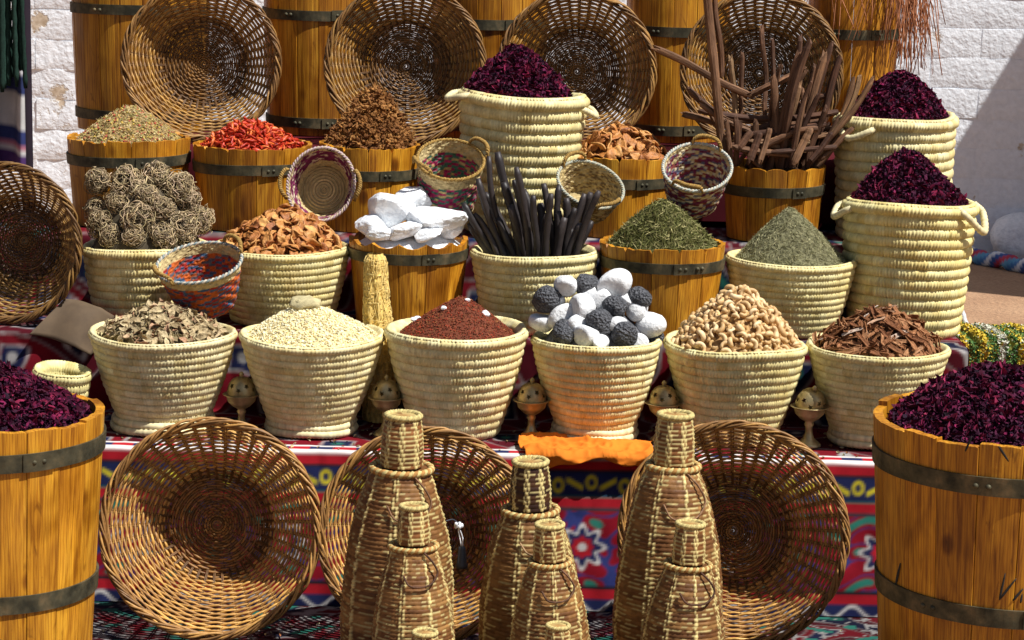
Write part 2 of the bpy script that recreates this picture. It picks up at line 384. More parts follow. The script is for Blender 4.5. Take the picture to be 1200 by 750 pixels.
for me in bms+bmr: me.materials.append(MAT['whitewash'])
zoff = at_Y(1120, 33, WY)[2] % BH
for k in range(-1, 13):
    z = zoff + (k+0.5)*BH
    if z < 0.03: continue
    for j in range(-9, 8):
        x = (j + (0.5 if k % 2 else 0) + 0.15)*BL
        if x < -3.0 or x > 2.9: continue
        rough = x < -1.4 and z < 0.97
        o = add('brick', random.choice(bmr if rough else bms), None, wall)
        o.location = (x, random.uniform(-0.002, 0.002), z + random.uniform(-0.002, 0.002))
        o.rotation_euler = (0, random.uniform(-0.008, 0.008), random.uniform(-0.006, 0.006))
# the wall turns a corner beyond the right edge: it throws the slanting shade on the wall
_a = at_Y(1200, 40, WY); Hs = 3.0
xs = _a[0] + (Hs-_a[2])*SUN.x/SUN.z
ys = at_Z(1128, 338, 0)[1] + Hs*SUN.y/SUN.z
add('side_wall', mesh_np('side_wall', *boxV(xs, xs+0.3, ys-WY, 0.30, 0, Hs), smooth=False), MAT['whitewash'], wall)

# ------------------------------------------------------------------ the stepped stand's printed cloth
T1, T2, T3, T4 = 0.365, 0.555, 0.74, 0.925
Y1, Y2, Y3, Y4, Y5 = 5.05, 5.43, 5.80, 6.17, 6.95
RED = np.array([0.40, 0.012, 0.022]); NAVY = np.array([0.016, 0.022, 0.085]); WHT = np.array([0.62, 0.60, 0.58])
BLU = np.array([0.03, 0.04, 0.17]); YEL = np.array([0.62, 0.52, 0.03]); TEAL = np.array([0.03, 0.20, 0.15]); BLK = np.array([0.02, 0.015, 0.02])
CRIM = np.array([0.26, 0.007, 0.018])
def lattice(u, v, P=0.27, Q=0.21):
    """red / navy / teal diamonds divided by white lines"""
    u, v = u+0.045*np.sin(2*PI*v/0.23+1.0)+0.02*np.sin(2*PI*u/0.31), v+0.04*np.sin(2*PI*u/0.27)
    a = u/P + v/Q; bb = u/P - v/Q
    fa = np.abs(a-np.round(a)); fb = np.abs(bb-np.round(bb))
    ia = np.floor(a).astype(int); ib = np.floor(bb).astype(int)
    C = np.where(((ia+ib) % 2 == 0)[..., None], CRIM, np.array([0.11, 0.005, 0.014]))
    ca = a-np.floor(a)-0.5; cb = bb-np.floor(bb)-0.5; rr = np.maximum(np.abs(ca), np.abs(cb))
    C = np.where(((rr < 0.275) & (rr > 0.245))[..., None], WHT, C)
    C = np.where((rr < 0.24)[..., None], np.where(((ia+ib) % 2 == 0)[..., None], NAVY, NAVY*0.6), C)
    C = np.where((np.hypot(ca, cb) < 0.11)[..., None], np.where((ia % 2 == 0)[..., None], TEAL, WHT), C)
    C = np.where(((fa < 0.015) | (fb < 0.015))[..., None], WHT*0.8, C)
    return C
def ss(fn, u, v, du, dv, k=4):
    """print averaged over each cell, so that its edges are not stepped"""
    o = (np.arange(k)-(k-1)/2)/k; return sum(fn(u+a*du, v+b_*dv) for a in o for b_ in o)/k**2
def scroll(u, w, P=0.115):
    """yellow S scrolls and rings, w = -1..1 across the band"""
    s = 2*PI*u/P; k = (u/P) % 1
    c = np.abs(w-0.55*np.sin(s)) < 0.24
    ring = np.abs(np.hypot((k-0.25)*P/0.020, w+0.15)-0.52) < 0.17
    ring2 = np.abs(np.hypot((k-0.75)*P/0.020, w-0.15)-0.52) < 0.17
    return (c & (np.abs(k-0.25) > 0.13) & (np.abs(k-0.75) > 0.13)) | ring | ring2
def front_design(u, t):
    C = np.zeros(u.shape+(3,)) + CRIM
    def band(t0, t1, col): C[(t >= t0) & (t < t1)] = col
    band(-1, 0.007, WHT); band(0.010, 0.030, RED); band(0.030, 0.036, BLK); band(0.036, 0.092, NAVY); band(0.092, 0.096, TEAL)
    mk = (t >= 0.036) & (t < 0.092); C[mk & scroll(u, (t-0.064)/0.026, 0.15)] = YEL
    band(0.096, 0.118, RED); band(0.118, 0.126, BLK*2.5)
    fld = (t >= 0.126) & (t < 0.30)
    w1 = np.sin(2*PI*u/0.19 + 2.2*np.sin(2*PI*t/0.14)) + np.cos(2*PI*t/0.075 + 1.7*np.sin(2*PI*u/0.13))
    C[fld & (np.abs(w1) < 0.24)] = BLU
    C[fld & (w1 > 1.35)] = TEAL
    uu = (u % 0.34)/0.34-0.5; an = np.arctan2(t-0.21, uu*0.34); rr = np.hypot(uu*0.34, t-0.21)/(0.044*(1+0.22*np.cos(8*an)))
    C[fld & (rr < 0.95)] = NAVY; C[fld & (np.abs(rr-0.95) < 0.09)] = WHT
    star = np.abs(uu)*0.34; st = np.abs(t-0.21); C[fld & (np.minimum(star+st, np.maximum(star, st)*1.4) < 0.028)] = RED
    C[fld & (np.hypot(uu*0.34, t-0.21) < 0.010)] = WHT
    band(0.30, 0.308, BLK); band(0.308, 0.33, RED); band(0.33, 1, NAVY)
    C[(t >= 0.33) & (np.abs(np.sin(2*PI*u/0.09)*0.014+0.349-t) < 0.004)] = WHT
    return C
def cloth_sheet(name, x0, x1, path, steps, ustep, parent=None):
    """path: list of (y,z); steps: sample spacing of each leg"""
    pts = []; legs = []; tt = []
    for i in range(len(path)-1):
        a, b_ = np.array(path[i]), np.array(path[i+1]); L = np.linalg.norm(b_-a); n = max(2, int(L/steps[i]))
        for k in range(n): pts.append(a+(b_-a)*k/n); legs.append(i); tt.append(L*k/n)
    pts.append(np.array(path[-1])); legs.append(len(path)-2); tt.append(L)
    pts = np.array(pts); legs = np.array(legs); tt = np.array(tt)
    # soften the corners of the steps
    for _ in range(2): pts[1:-1] = 0.25*pts[:-2]+0.5*pts[1:-1]+0.25*pts[2:]
    us = np.arange(x0, x1+1e-6, ustep)
    U, I = np.meshgrid(us, np.arange(len(pts)))
    Pn = np.stack([U, pts[I, 0], pts[I, 1]], -1)
    sn = SinNoise(5, 14); s2 = SinNoise(6, 14)
    d = 0.006*sn(Pn.reshape(-1, 3), 14).reshape(U.shape) + 0.0025*s2(Pn.reshape(-1, 3), 45).reshape(U.shape)
    return pts, legs, tt, us, U, I, Pn, d
path = [(Y1-0.012, 0.006), (Y1, T1), (Y2, T1), (Y2, T2), (Y3, T2), (Y3, T3), (Y4+0.02, T3), (Y4+0.02, 0.006)]
def build_cloth(name, x0, x1, path, steps, ustep):
    pts, legs, tt, us, U, I, Pn, d = cloth_sheet(name, x0, x1, path, steps, ustep)
    C = np.zeros(U.shape+(3,)); v = np.cumsum(np.r_[0, np.linalg.norm(np.diff(pts, axis=0), axis=1)])[I]
    lg = legs[I]
    front = lg == 0
    C[~front] = ss(lattice, U[~front], v[~front], ustep*1.9, 0.011)*0.55  # print on the steps darkened, painting in the shade between the rows
    C[front] = ss(front_design, U[front], (T1-pts[I, 1])[front], ustep*1.7, 0.007)
    top = (lg == 1) & (pts[I, 0]-Y1 < 0.05)
    tp = pts[I, 0]-Y1
    chk = np.floor(U/0.05).astype(int) % 2 == 0
    C[top & chk] = RED; C[top & ~chk] = NAVY; C[top & (tp < 0.014)] = WHT; C[top & (np.abs(tp-0.046) < 0.004)] = WHT
    vert = np.isin(lg, (0, 2, 4, 6, 8))
    Pn[..., 1] -= np.where(vert, np.abs(d)*1.2, 0); Pn[..., 2] -= np.where(vert, 0, np.abs(d)*0.35)
    Pn[..., 0] += d*0.3
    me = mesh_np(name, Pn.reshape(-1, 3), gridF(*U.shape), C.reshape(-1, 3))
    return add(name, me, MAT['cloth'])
def end_panels(o, path, x0, x1):
    n = len(path); V = np.array([[x, y, z] for x in (x0, x1) for (y, z) in path] + [[x, y, 0.006] for x in (x0, x1) for (y, z) in path]); F = []
    for s_ in (0, 1):
        for i in range(n-1):
            if abs(path[i][0]-path[i+1][0]) > 0.05: F.append([s_*n+i, s_*n+i+1, 2*n+s_*n+i+1, 2*n+s_*n+i])
    h = len(F)//2
    for f in (F[:h], F[h:]):
        idx = np.unique(f); mp_ = {q: i for i, q in enumerate(idx)}; f2 = np.array([[mp_[q] for q in r_] for r_ in f])
        add('end_panel', mesh_np('end_panel', V[idx], f2, np.tile(RED*0.6, (len(idx), 1)), smooth=False), MAT['cloth'], o)
o = build_cloth('patterned_cloth', -1.45, 1.10, path, [0.0045, 0.006, 0.006, 0.012, 0.010, 0.03, 0.1], 0.0047)
end_panels(o, path, -1.449, 1.099)
tag(o, 'red and navy printed cotton cloth draped over the stepped display stand', 'cloth')
# a plain dark cloth over the rear bench that carries the tall barrels
xl4 = at_Y(84, 165, Y4)[0]; path4 = [(Y4, 0.75), (Y4, T4), (Y5, T4), (Y5, 0.006)]
pts, legs, tt, us, U, I, Pn, d = cloth_sheet('bench_cloth', xl4, 1.09, path4, [0.02, 0.04, 0.08], 0.02)
Pn[..., 2] -= np.where(legs[I] == 1, np.abs(d)*0.3, 0)
o = add('bench_cloth', mesh_np('bench_cloth', Pn.reshape(-1, 3), gridF(*U.shape), np.tile(np.array([0.07, 0.006, 0.010]), (U.size, 1))), MAT['cloth'])
end_panels(o, path4, xl4+0.001, 1.089); tag(o, 'plain dark red cloth under the row of tall back barrels', 'cloth')
# rug on the ground in front
U, V_ = np.meshgrid(np.arange(-1.5, 1.5, 0.007), np.arange(4.1, Y1-0.015, 0.007))
sn = SinNoise(9); Z = 0.006+0.002*sn(np.stack([U, V_, 0*U], -1).reshape(-1, 3), 12).reshape(U.shape)
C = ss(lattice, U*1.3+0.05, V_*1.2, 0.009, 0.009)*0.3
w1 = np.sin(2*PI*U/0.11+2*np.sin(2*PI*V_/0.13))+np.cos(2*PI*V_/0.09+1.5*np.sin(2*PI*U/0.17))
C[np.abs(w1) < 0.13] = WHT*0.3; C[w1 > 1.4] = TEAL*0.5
o = add('ground_rug', mesh_np('ground_rug', np.stack([U, V_, Z], -1).reshape(-1, 3), gridF(*U.shape), C.reshape(-1, 3)), MAT['cloth'])
tag(o, 'patterned rug lying on the ground in front of the draped stand', 'rug')

# ------------------------------------------------------------------ heaps
class Heap:
    """a mound whose foot is a circle (centre c, radius R, height z) and whose apex is a point"""
    def __init__(s, c, R, z, apex, dome=0.35, seed=1, rough=0.03, rfreq=25):
        s.c = np.array([c[0], c[1]]); s.R = R; s.z = z; s.off = np.array([apex[0]-c[0], 0.0]); s.H = apex[2]-z
        s.dome = dome; s.sn = SinNoise(seed, 14); s.rough = rough; s.rf = rfreq
    def pos(s, rho, th):
        xy = s.c + (s.R*rho)[:, None]*np.stack([np.cos(th), np.sin(th)], -1) + s.off*(1-rho)[:, None]
        g = s.dome*(1-rho**2)+(1-s.dome)*(1-np.sqrt(rho**2+0.004)+0.002)
        P = np.stack([xy[:, 0], xy[:, 1], s.z+s.H*g], -1)
        P[:, 2] += s.rough*s.H*s.sn(P, s.rf)*(1-rho**4)
        return P
    def sample(s, n, rs, rmax=1.0):
        rho = np.sqrt(rs.uniform(0, rmax**2, n)); th = rs.uniform(0, 2*PI, n)
        P = s.pos(rho, th); e = 0.01
        A = s.pos(np.minimum(rho+e, 1), th)-s.pos(np.maximum(rho-e, 0), th); B = s.pos(rho, th+e/np.maximum(rho, .05))-s.pos(rho, th-e/np.maximum(rho, .05))
        Nn = np.cross(A, B); Nn /= np.linalg.norm(Nn, axis=1, keepdims=True)+1e-9; Nn[Nn[:, 2] < 0] *= -1
        return P, Nn
    def core(s, mb, col, nr=26, ns=72, sink=0.0, rs=RS):
        rho, th = np.meshgrid(np.linspace(0, 1, nr), np.linspace(0, 2*PI, ns, endpoint=False), indexing='ij')
        P = s.pos(rho.ravel(), th.ravel()); P[:, 2] -= sink
        sk = np.arange(ns); low = P[-ns:].copy(); low[:, 2] -= 0.035
        low[:, :2] = s.c+(low[:, :2]-s.c)*0.82
        P = np.concatenate([P, low])
        c = np.asarray(col)*(1+0.18*rs.normal(size=(len(P), 1)))
        mb.put(P, gridF(nr+1, ns, wrap_c=True), np.clip(c, 0.004, 1))
def palette(rs, cols, n, jit=0.15, w=None):
    cols = np.asarray(cols); i = rs.choice(len(cols), n, p=w)
    return np.clip(cols[i]*(1+jit*rs.normal(size=(n, 1))), 0.003, 1)
# templates
def t_petal():
    V = np.array([[-1, -.5, .25], [-1, .45, .1], [0.1, -.6, -.15], [0, .55, .25], [1, -.3, .35], [.9, .35, -.1]]); F = np.array([[0, 2, 3, 1], [2, 4, 5, 3]]); return V, F
def t_petal2():
    V = np.array([[-1, -.15, 0], [-.3, -.6, .4], [-.3, .1, -.25], [-.2, .6, .35], [.5, -.5, .5], [.45, 0, -.1], [.6, .5, .45], [1.1, .1, .3]])
    F = [np.array([[1, 4, 5, 2], [2, 5, 6, 3]]), np.array([[0, 1, 2], [0, 2, 3], [4, 7, 5], [5, 7, 6]])]; return V, F
def t_needle():
    V = np.array([[-1, 0, 0], [-.1, .09, -.05], [-.1, -.09, -.05], [-.1, 0, .1], [1, 0, .12]])
    F = np.array([[0, 2, 3], [0, 3, 1], [0, 1, 2], [4, 3, 2], [4, 1, 3], [4, 2, 1]]); return V, F
def t_grain(seed=3):
    V, F = ICO1; r = np.random.RandomState(seed); return V*(1+0.3*r.uniform(-1, 1, (len(V), 1)))*np.array([1, .8, .65]), F
def heap_stuff(name, hp, label, cat, core_col, layers, mat, seed, lumps=None):
    """layers: (template, count, size, (sx,sy,sz), palette, tilt, lift)"""
    rs = np.random.RandomState(seed); mb = MB(); hp.core(mb, core_col, rs=rs)
    for tm, n, size, asp, cols, tilt, lift in layers:
        P, Nn = hp.sample(n, rs); P = P + Nn*rs.uniform(-0.3, 1, (n, 1))*lift
        S = size*rs.uniform(0.6, 1.35, (n, 1))*np.array(asp)
        scatter(mb, tm, P, rand_rot(rs, n, Nn, tilt), S, palette(rs, cols, n))
    o = add(name, mb.mesh(name, smooth=False), mat)
    return tag(o, label, cat, kind='stuff')
def pieces(name, hp, meshes, mat, n, size, label, cat, group, seed, tilt=0.8, lift=0.5, rmax=0.97, layers=1):
    """n single pieces laid over a heap"""
    rs = np.random.RandomState(seed)
    # well spread: keep the candidate farthest from earlier ones
    P, Nn = hp.sample(n*6, rs, rmax); keep = []
    R_ = rand_rot(rs, n*6, Nn, tilt)
    chosen = np.zeros((0, 3))
    for i in range(n):
        cand = rs.choice(n*6, 7, replace=False)
        if len(chosen):
            dd = np.min(np.linalg.norm(P[cand][:, None]-chosen[None], axis=2), 1); c = cand[np.argmax(dd)]
        else: c = cand[0]
        keep.append(c); chosen = np.concatenate([chosen, P[c:c+1]])
    for j, c in enumerate(keep):
        me = meshes[rs.randint(len(meshes))]
        o = add(name, me, mat); s = size*rs.uniform(0.78, 1.22)
        m4 = np.eye(4); m4[:3, :3] = R_[c]*s; m4[:3, 3] = P[c]+Nn[c]*lift*s*rs.uniform(0.15, 1.0)
        o.matrix_world = Matrix(m4.tolist()); tag(o, label, cat, group)
def solid_sheet(Vg, th):
    """(r,c,3) grid -> closed thin solid"""
    nr, nc = Vg.shape[:2]; dn = np.zeros_like(Vg)
    du = np.gradient(Vg, axis=0); dv = np.gradient(Vg, axis=1); dn = np.cross(dv, du); dn /= np.linalg.norm(dn, axis=-1, keepdims=True)+1e-9
    A = (Vg+dn*th/2).reshape(-1, 3); B = (Vg-dn*th/2).reshape(-1, 3); n = nr*nc; F = gridF(nr, nc)
    ring = list(range(nc)) + [r*nc+nc-1 for r in range(1, nr)] + [(nr-1)*nc+c for c in range(nc-2, -1, -1)] + [r*nc for r in range(nr-2, 0, -1)]
    S = np.array([[ring[i], ring[(i+1) % len(ring)], ring[(i+1) % len(ring)]+n, ring[i]+n] for i in range(len(ring))])
    return np.concatenate([A, B]), np.concatenate([F[:, ::-1], F+n, S])
def m_slice(seed):
    rs = np.random.RandomState(seed); r, t = np.meshgrid(np.linspace(-1, 1, 5), np.linspace(-1, 1, 6), indexing='ij')
    x = t; w = np.sqrt(np.clip(1.08-t**2, 0.05, 1))*0.62; y = r*w
    z = 0.45*rs.uniform(.3, 1)*y**2*1.6 - 0.28*rs.uniform(-.3, 1)*x**2 + 0.1*np.sin(3*x+rs.uniform(0, 6))
    G = np.stack([x, y, z], -1)+rs.normal(size=(5, 6, 3))*0.05
    return mesh_np('slice', *solid_sheet(G, 0.16))
def m_leaf(seed):
    rs = np.random.RandomState(seed); r, t = np.meshgrid(np.linspace(-1, 1, 4), np.linspace(-1, 1, 7), indexing='ij')
    w = (1-np.abs(t)**1.8)*0.42+0.03; y = r*w; z = 0.8*np.abs(y)*rs.uniform(0.2, 1)+0.35*rs.uniform(-1, 1)*t**2+0.12*np.sin(4*t+rs.uniform(0, 6))
    return mesh_np('leaf', *solid_sheet(np.stack([t, y, z], -1)+rs.normal(size=(4, 7, 3))*0.035, 0.04), smooth=False)
def m_bark(seed):
    rs = np.random.RandomState(seed); r, t = np.meshgrid(np.linspace(-1, 1, 5), np.linspace(-1, 1, 5), indexing='ij')
    a = r*rs.uniform(0.5, 1.2); wd = rs.uniform(0.16, 0.34); y = np.sin(a)*wd; z = -np.cos(a)*wd*1.0+0.05*np.sin(3*t); x = t+0.12*rs.normal(size=t.shape)*(np.abs(t) > .9)
    return mesh_np('bark', *solid_sheet(np.stack([x, y, z+wd], -1)+rs.normal(size=(5, 5, 3))*0.02, 0.07), smooth=False)
def m_cashew(seed):
    rs = np.random.RandomState(seed); a = np.linspace(-1.25, 1.25, 9)*rs.uniform(.9, 1.1)
    P = np.stack([np.sin(a)*0.75, np.cos(a)*0.75-0.45, 0*a], -1); rad = 0.42*np.sqrt(np.clip(1-(a/1.42)**4, 0.05, 1))*(1+0.12*a/1.25)
    return mesh_np('cashew', *tube(P, rad, 7, flat=0.8))
def m_flower(seed):
    rs = np.random.RandomState(seed); mb = MB(); V, F = ICO2; sn = SinNoise(seed, 8)
    mb.put(V*(0.5+0.22*sn(V, 3.5)[:, None]), F)
    for k in range(4):
        a = k*PI/2+rs.uniform(-.4, .4); G = np.zeros((3, 3, 3))
        for i in range(3):
            for j in range(3):
                rr = 0.3+0.4*i; w = (j-1)*0.3*(1.1-0.4*i); G[i, j] = [rr*math.cos(a)-w*math.sin(a), rr*math.sin(a)+w*math.cos(a), 0.3*i*i*0.5+rs.uniform(-.12, .12)]
        mb.put(*solid_sheet(G, 0.12))
    return mb.mesh('flower', smooth=False)
def m_chili(seed):
    rs = np.random.RandomState(seed); t = np.linspace(-1, 1, 6); P = np.stack([t, 0.25*rs.uniform(-1, 1)*t**2, 0.22*rs.uniform(-1, 1)*t**2], -1)
    rad = np.array([.18, .36, .4, .34, .24, .08])*rs.uniform(.9, 1.3); V, F = tube(P, rad, 6, flat=0.55)
    return mesh_np('chili', V+rs.normal(size=V.shape)*0.05, F)

# ------------------------------------------------------------------ palm-leaf coil baskets
def coil_body(Rt, Rb, H, ncoil, seed, ins=5, curve=0.05, amp_=0.23, stitch=125, foot=True):
    """coils stacked from base to rim, each wrapped with upright leaf stitches"""
    rs = np.random.RandomState(seed); seg = 3; ns = stitch*seg; phs = (0.02, 0.10, 0.28, 0.52, 0.76, 0.92, 0.985)
    ch = H/ncoil; rows_r, rows_z, rows_ph, rows_c = [], [], [], []
    def R_at(t): return Rb+(Rt-Rb)*(t+curve*math.sin(PI*t))
    for k in range(ncoil):
        last = k == ncoil-1; big = 1.25 if last else 1.0
        for ph in phs:
            z = (k+ph)*ch; r = R_at((k+ph)/ncoil)
            b_ = math.sin(PI*ph)**0.42*ch*(amp_*1.5 if last else amp_)
            rows_r.append(r+b_); rows_z.append(z + (ch*0.1 if last else 0)); rows_ph.append(ph); rows_c.append(k)
    # over the rim and down inside
    th_ = ch*0.55
    for j in range(4):
        a = j/3*PI; rows_r.append(R_at(1)-th_*0.2+math.cos(a)*th_*0.5); rows_z.append(H+ch*0.1+math.sin(a)*ch*0.22); rows_ph.append(0.5); rows_c.append(ncoil)
    for k in range(ins):
        for j in range(3):
            ph = (j+0.5)/3; t = 1-(k+ph)/ncoil
            rows_r.append(R_at(t)-th_-math.sin(PI*ph)*ch*0.25); rows_z.append(t*H); rows_ph.append(0.4); rows_c.append(ncoil+1+k)
    rr = np.array(rows_r)[:, None]; zz = np.array(rows_z)[:, None]; pp = np.array(rows_ph)[:, None]; cc = np.array(rows_c)
    th = np.linspace(0, 2*PI, ns, endpoint=False)[None]
    col_i = np.arange(ns)[None]
    offs = rs.uniform(0, 1, cc.max()+1)
    tooth = np.array([0.6, 0.9, -1.3])[(col_i+cc[:, None]) % 3]*(0.22+1.0*(1-pp)**2.0)*ch*0.12
    sj = rs.normal(size=(cc.max()+1, ns))[cc]*ch*0.035
    P0 = np.stack([np.cos(th)+0*rr, np.sin(th)+0*rr, zz/Rt+0*th], -1).reshape(-1, 3)
    lf = SinNoise(seed+1, 8)(P0, 2.2).reshape(rr.shape[0], ns)*ch*0.16; lz = SinNoise(seed+2, 8)(P0*np.array([1, 1, .4]), 2.0).reshape(rr.shape[0], ns)*ch*0.14
    el = rs.uniform(0.008, 0.022); pe = rs.uniform(0, 6)
    R_ = (rr+tooth+sj+lf)*(1+el*np.cos(2*th+pe)*(zz/H)); Z_ = zz+lz+0*th+Rt*0.018*np.sin(th*2+pe*1.7)*(zz/H)**2
    V = np.stack([R_*np.cos(th), R_*np.sin(th), Z_], -1).reshape(-1, 3)
    base = np.array([0.67, 0.54, 0.225]); light = np.array([0.81, 0.725, 0.40]); tan = np.array([0.58, 0.42, 0.20]); grn = np.array([0.56, 0.54, 0.27])
    pn = SinNoise(seed+3, 10)(P0*np.array([1, 1, 3.0]), 3.0).reshape(rr.shape[0], ns); pq = SinNoise(seed+4, 10)(P0, 5.0).reshape(rr.shape[0], ns)
    leafid = rs.normal(size=(cc.max()+1, ns//10+1)); lv = leafid[cc][:, (np.arange(ns)//10)]
    fa = np.clip(0.5+0.25*pn+0.25*lv, 0, 1)[..., None]; C = base*(1-fa)+light*fa
    ft = np.clip(pq-0.55, 0, 1)[..., None]*0.8; C = C*(1-ft)+tan*ft
    fg = np.clip(-pq-0.6, 0, 1)[..., None]*0.6; C = C*(1-fg)+grn*fg
    C = C*(1+0.07*rs.normal(size=(rr.shape[0], ns, 1)))
    C = C*rs.uniform(0.88, 1.05)*np.array([1, rs.uniform(.97, 1.02), rs.uniform(.86, 1.08)])
    dirt = np.clip(SinNoise(seed+7, 12)(P0, 7.0).reshape(rr.shape[0], ns)-0.75, 0, 1)[..., None]; C = C*(1-0.5*dirt)
    return V, gridF(rr.shape[0], ns, wrap_c=True), np.clip(C, 0.02, 1).reshape(-1, 3), ch
STRAW = np.array([0.70, 0.61, 0.35])
def wrapped(path, rad, seed, sides=8, wraps=60, closed=False, col=STRAW):
    n = wraps*2; P = spline(path, n); r = rad*(1+0.09*np.where(np.arange(n) % 2 == 0, 1, -1))
    V, F = tube(P, r, sides, closed); rs = np.random.RandomState(seed)
    c = col*(1+0.12*rs.normal(size=(n, 1, 1)))+np.zeros((n, sides, 1)); c = c.reshape(-1, 3); c = np.concatenate([c, c[:len(V)-len(c)]]) if len(V) > len(c) else c
    return V, F, np.clip(c, 0.02, 1)
BASKETS = {}
def palm_basket(key, xl, xr, yc, Y, tier, rb, ncoil, label, group, seed, tilt=(0, 0), foot=None, handles=None, curve=0.09, depth=None):
    cx = (xl+xr)/2; c = at_Y(cx, yc, Y); Rout = (xr-xl)/2*mpp(Y)
    z0 = tier+0.002; H = c[2]-z0; rs = np.random.RandomState(seed); root = empty('palm_basket', (c[0], Y, z0), (tilt[0]+rs.uniform(-.012, .012), tilt[1]+rs.uniform(-.015, .015), 0))
    fh = 0.0
    if foot:
        fh = 0.028; Rf = foot*mpp(Y)
        mb = MB()
        for k, zf in enumerate((0.009, 0.024)):
            a = np.linspace(0, 2*PI, 13)[:-1]; rj = Rf*(1-0.03*k)
            pts = np.stack([rj*np.cos(a), rj*np.sin(a), zf+0.002*np.sin(3*a+k)], -1)
            pts = np.concatenate([pts, pts[:1]]); V, F, C = wrapped(pts, 0.0095, seed+k, 8, 70); mb.put(V, F, C)
        add('foot_ring', mb.mesh('foot_ring'), MAT['palm'], root)
    V, F, C, ch = coil_body(Rout-0.004, Rout*rb, H-fh, ncoil, seed, curve=curve, amp_=0.38 if key in ('t3', 't6', 's4') else 0.30)
    body = add('body', mesh_np('body', V, F, C), MAT['palm'], root, (0, 0, fh))
    Vb, Fb = lathe([(0.001, 0.008), (Rout*rb*0.5, 0.008), (Rout*rb*1.03, 0.012)], 40)
    add('base', mesh_np('base', Vb, Fb, STRAW*0.8*np.ones((len(Vb), 1))), MAT['palm'], root, (0, 0, fh))
    if handles:
        for hi, (ang, z1, drop, out, span) in enumerate(handles):
            ca, sa = math.cos(ang), math.sin(ang)
            def hp(s, o_, z): a = ang+s*span; rr = Rout+o_; return [rr*math.cos(a), rr*math.sin(a), H-fh+z]
            pts = [hp(-1, -0.006, z1), hp(-0.8, out*.55, z1-drop*.35), hp(0, out, z1-drop), hp(0.8, out*.55, z1-drop*.35), hp(1, -0.006, z1)]
            V, F, C = wrapped(pts, 0.0085, seed+9+hi, 8, 26); add('handle', mesh_np('handle', V, F, C), MAT['palm'], root, (0, 0, fh))
    tag(root, label, 'basket', group)
    BASKETS[key] = dict(c=c, R=Rout, H=H, Y=Y, ch=ch, root=root)
    return root
G1, G2 = 'palm coil baskets in the front row', 'palm coil baskets on the upper steps'
YF, YS, YT = 5.25, 5.62, 5.99
palm_basket('f1', 105, 277, 389, YF, T1, 0.62, 12, 'straw coil basket holding crumbled dry tan leaves', G1, 101, foot=58)
palm_basket('f2', 280, 451, 392, YF, T1, 0.58, 12, 'straw coil basket heaped with cream crushed gum', G1, 102, foot=51)
palm_basket('f3', 452, 620, 386, YF, T1, 0.56, 12, 'straw coil basket holding red-brown spice powder', G1, 103)
palm_basket('f4', 622, 778, 395, YF, T1, 0.58, 12, 'straw coil basket full of white and black pumice stones', G1, 104, foot=48)
palm_basket('f5', 780, 945, 402, YF, T1, 0.58, 12, 'straw coil basket heaped with cashew nuts', G1, 105)
palm_basket('f6', 945, 1112, 406, YF, T1, 0.58, 12, 'straw coil basket holding brown bark chips', G1, 106, foot=50)
palm_basket('s0', 98, 248, 287, YS, T2, 0.78, 9, 'straw coil basket piled with tangled grey root balls', G2, 111)
palm_basket('s1', 250, 410, 289, YS, T2, 0.72, 11, 'straw coil basket full of orange-brown dried slices', G2, 112)
palm_basket('s2', 552, 703, 293, YS-0.02, T2, 0.74, 10, 'straw coil basket holding upright black-brown sticks', G2, 113)
palm_basket('s3', 850, 1003, 303, YS, T2, 0.68, 11, 'straw coil basket under a cone of grey-green herb', G2, 114)
palm_basket('s4', 990, 1142, 236, 5.66, T2, 0.80, 13, 'tall straw coil basket of dark hibiscus with a side loop, the lower of two', G2, 115, handles=[(-0.50, 0.0, 0.060, 0.030, 0.42), (PI+0.1, -0.01, 0.03, 0.028, 0.3)], curve=0.12)
palm_basket('t3', 533, 677, 110, 5.95, T3, 0.74, 13, 'tall straw coil basket of dark hibiscus standing between two wooden tubs', G2, 116, tilt=(0.0, 0.06), handles=[(PI+0.25, -0.006, 0.016, 0.04, 0.3), (-0.18, -0.02, 0.02, 0.03, 0.25)], curve=0.1)
palm_basket('t6', 982, 1119, 137, 6.02, T3, 0.86, 12, 'tall straw coil basket of dark hibiscus against the white wall, the upper of two', G2, 117, handles=[(PI+0.75, -0.015, 0.03, 0.035, 0.34)], curve=0.1)

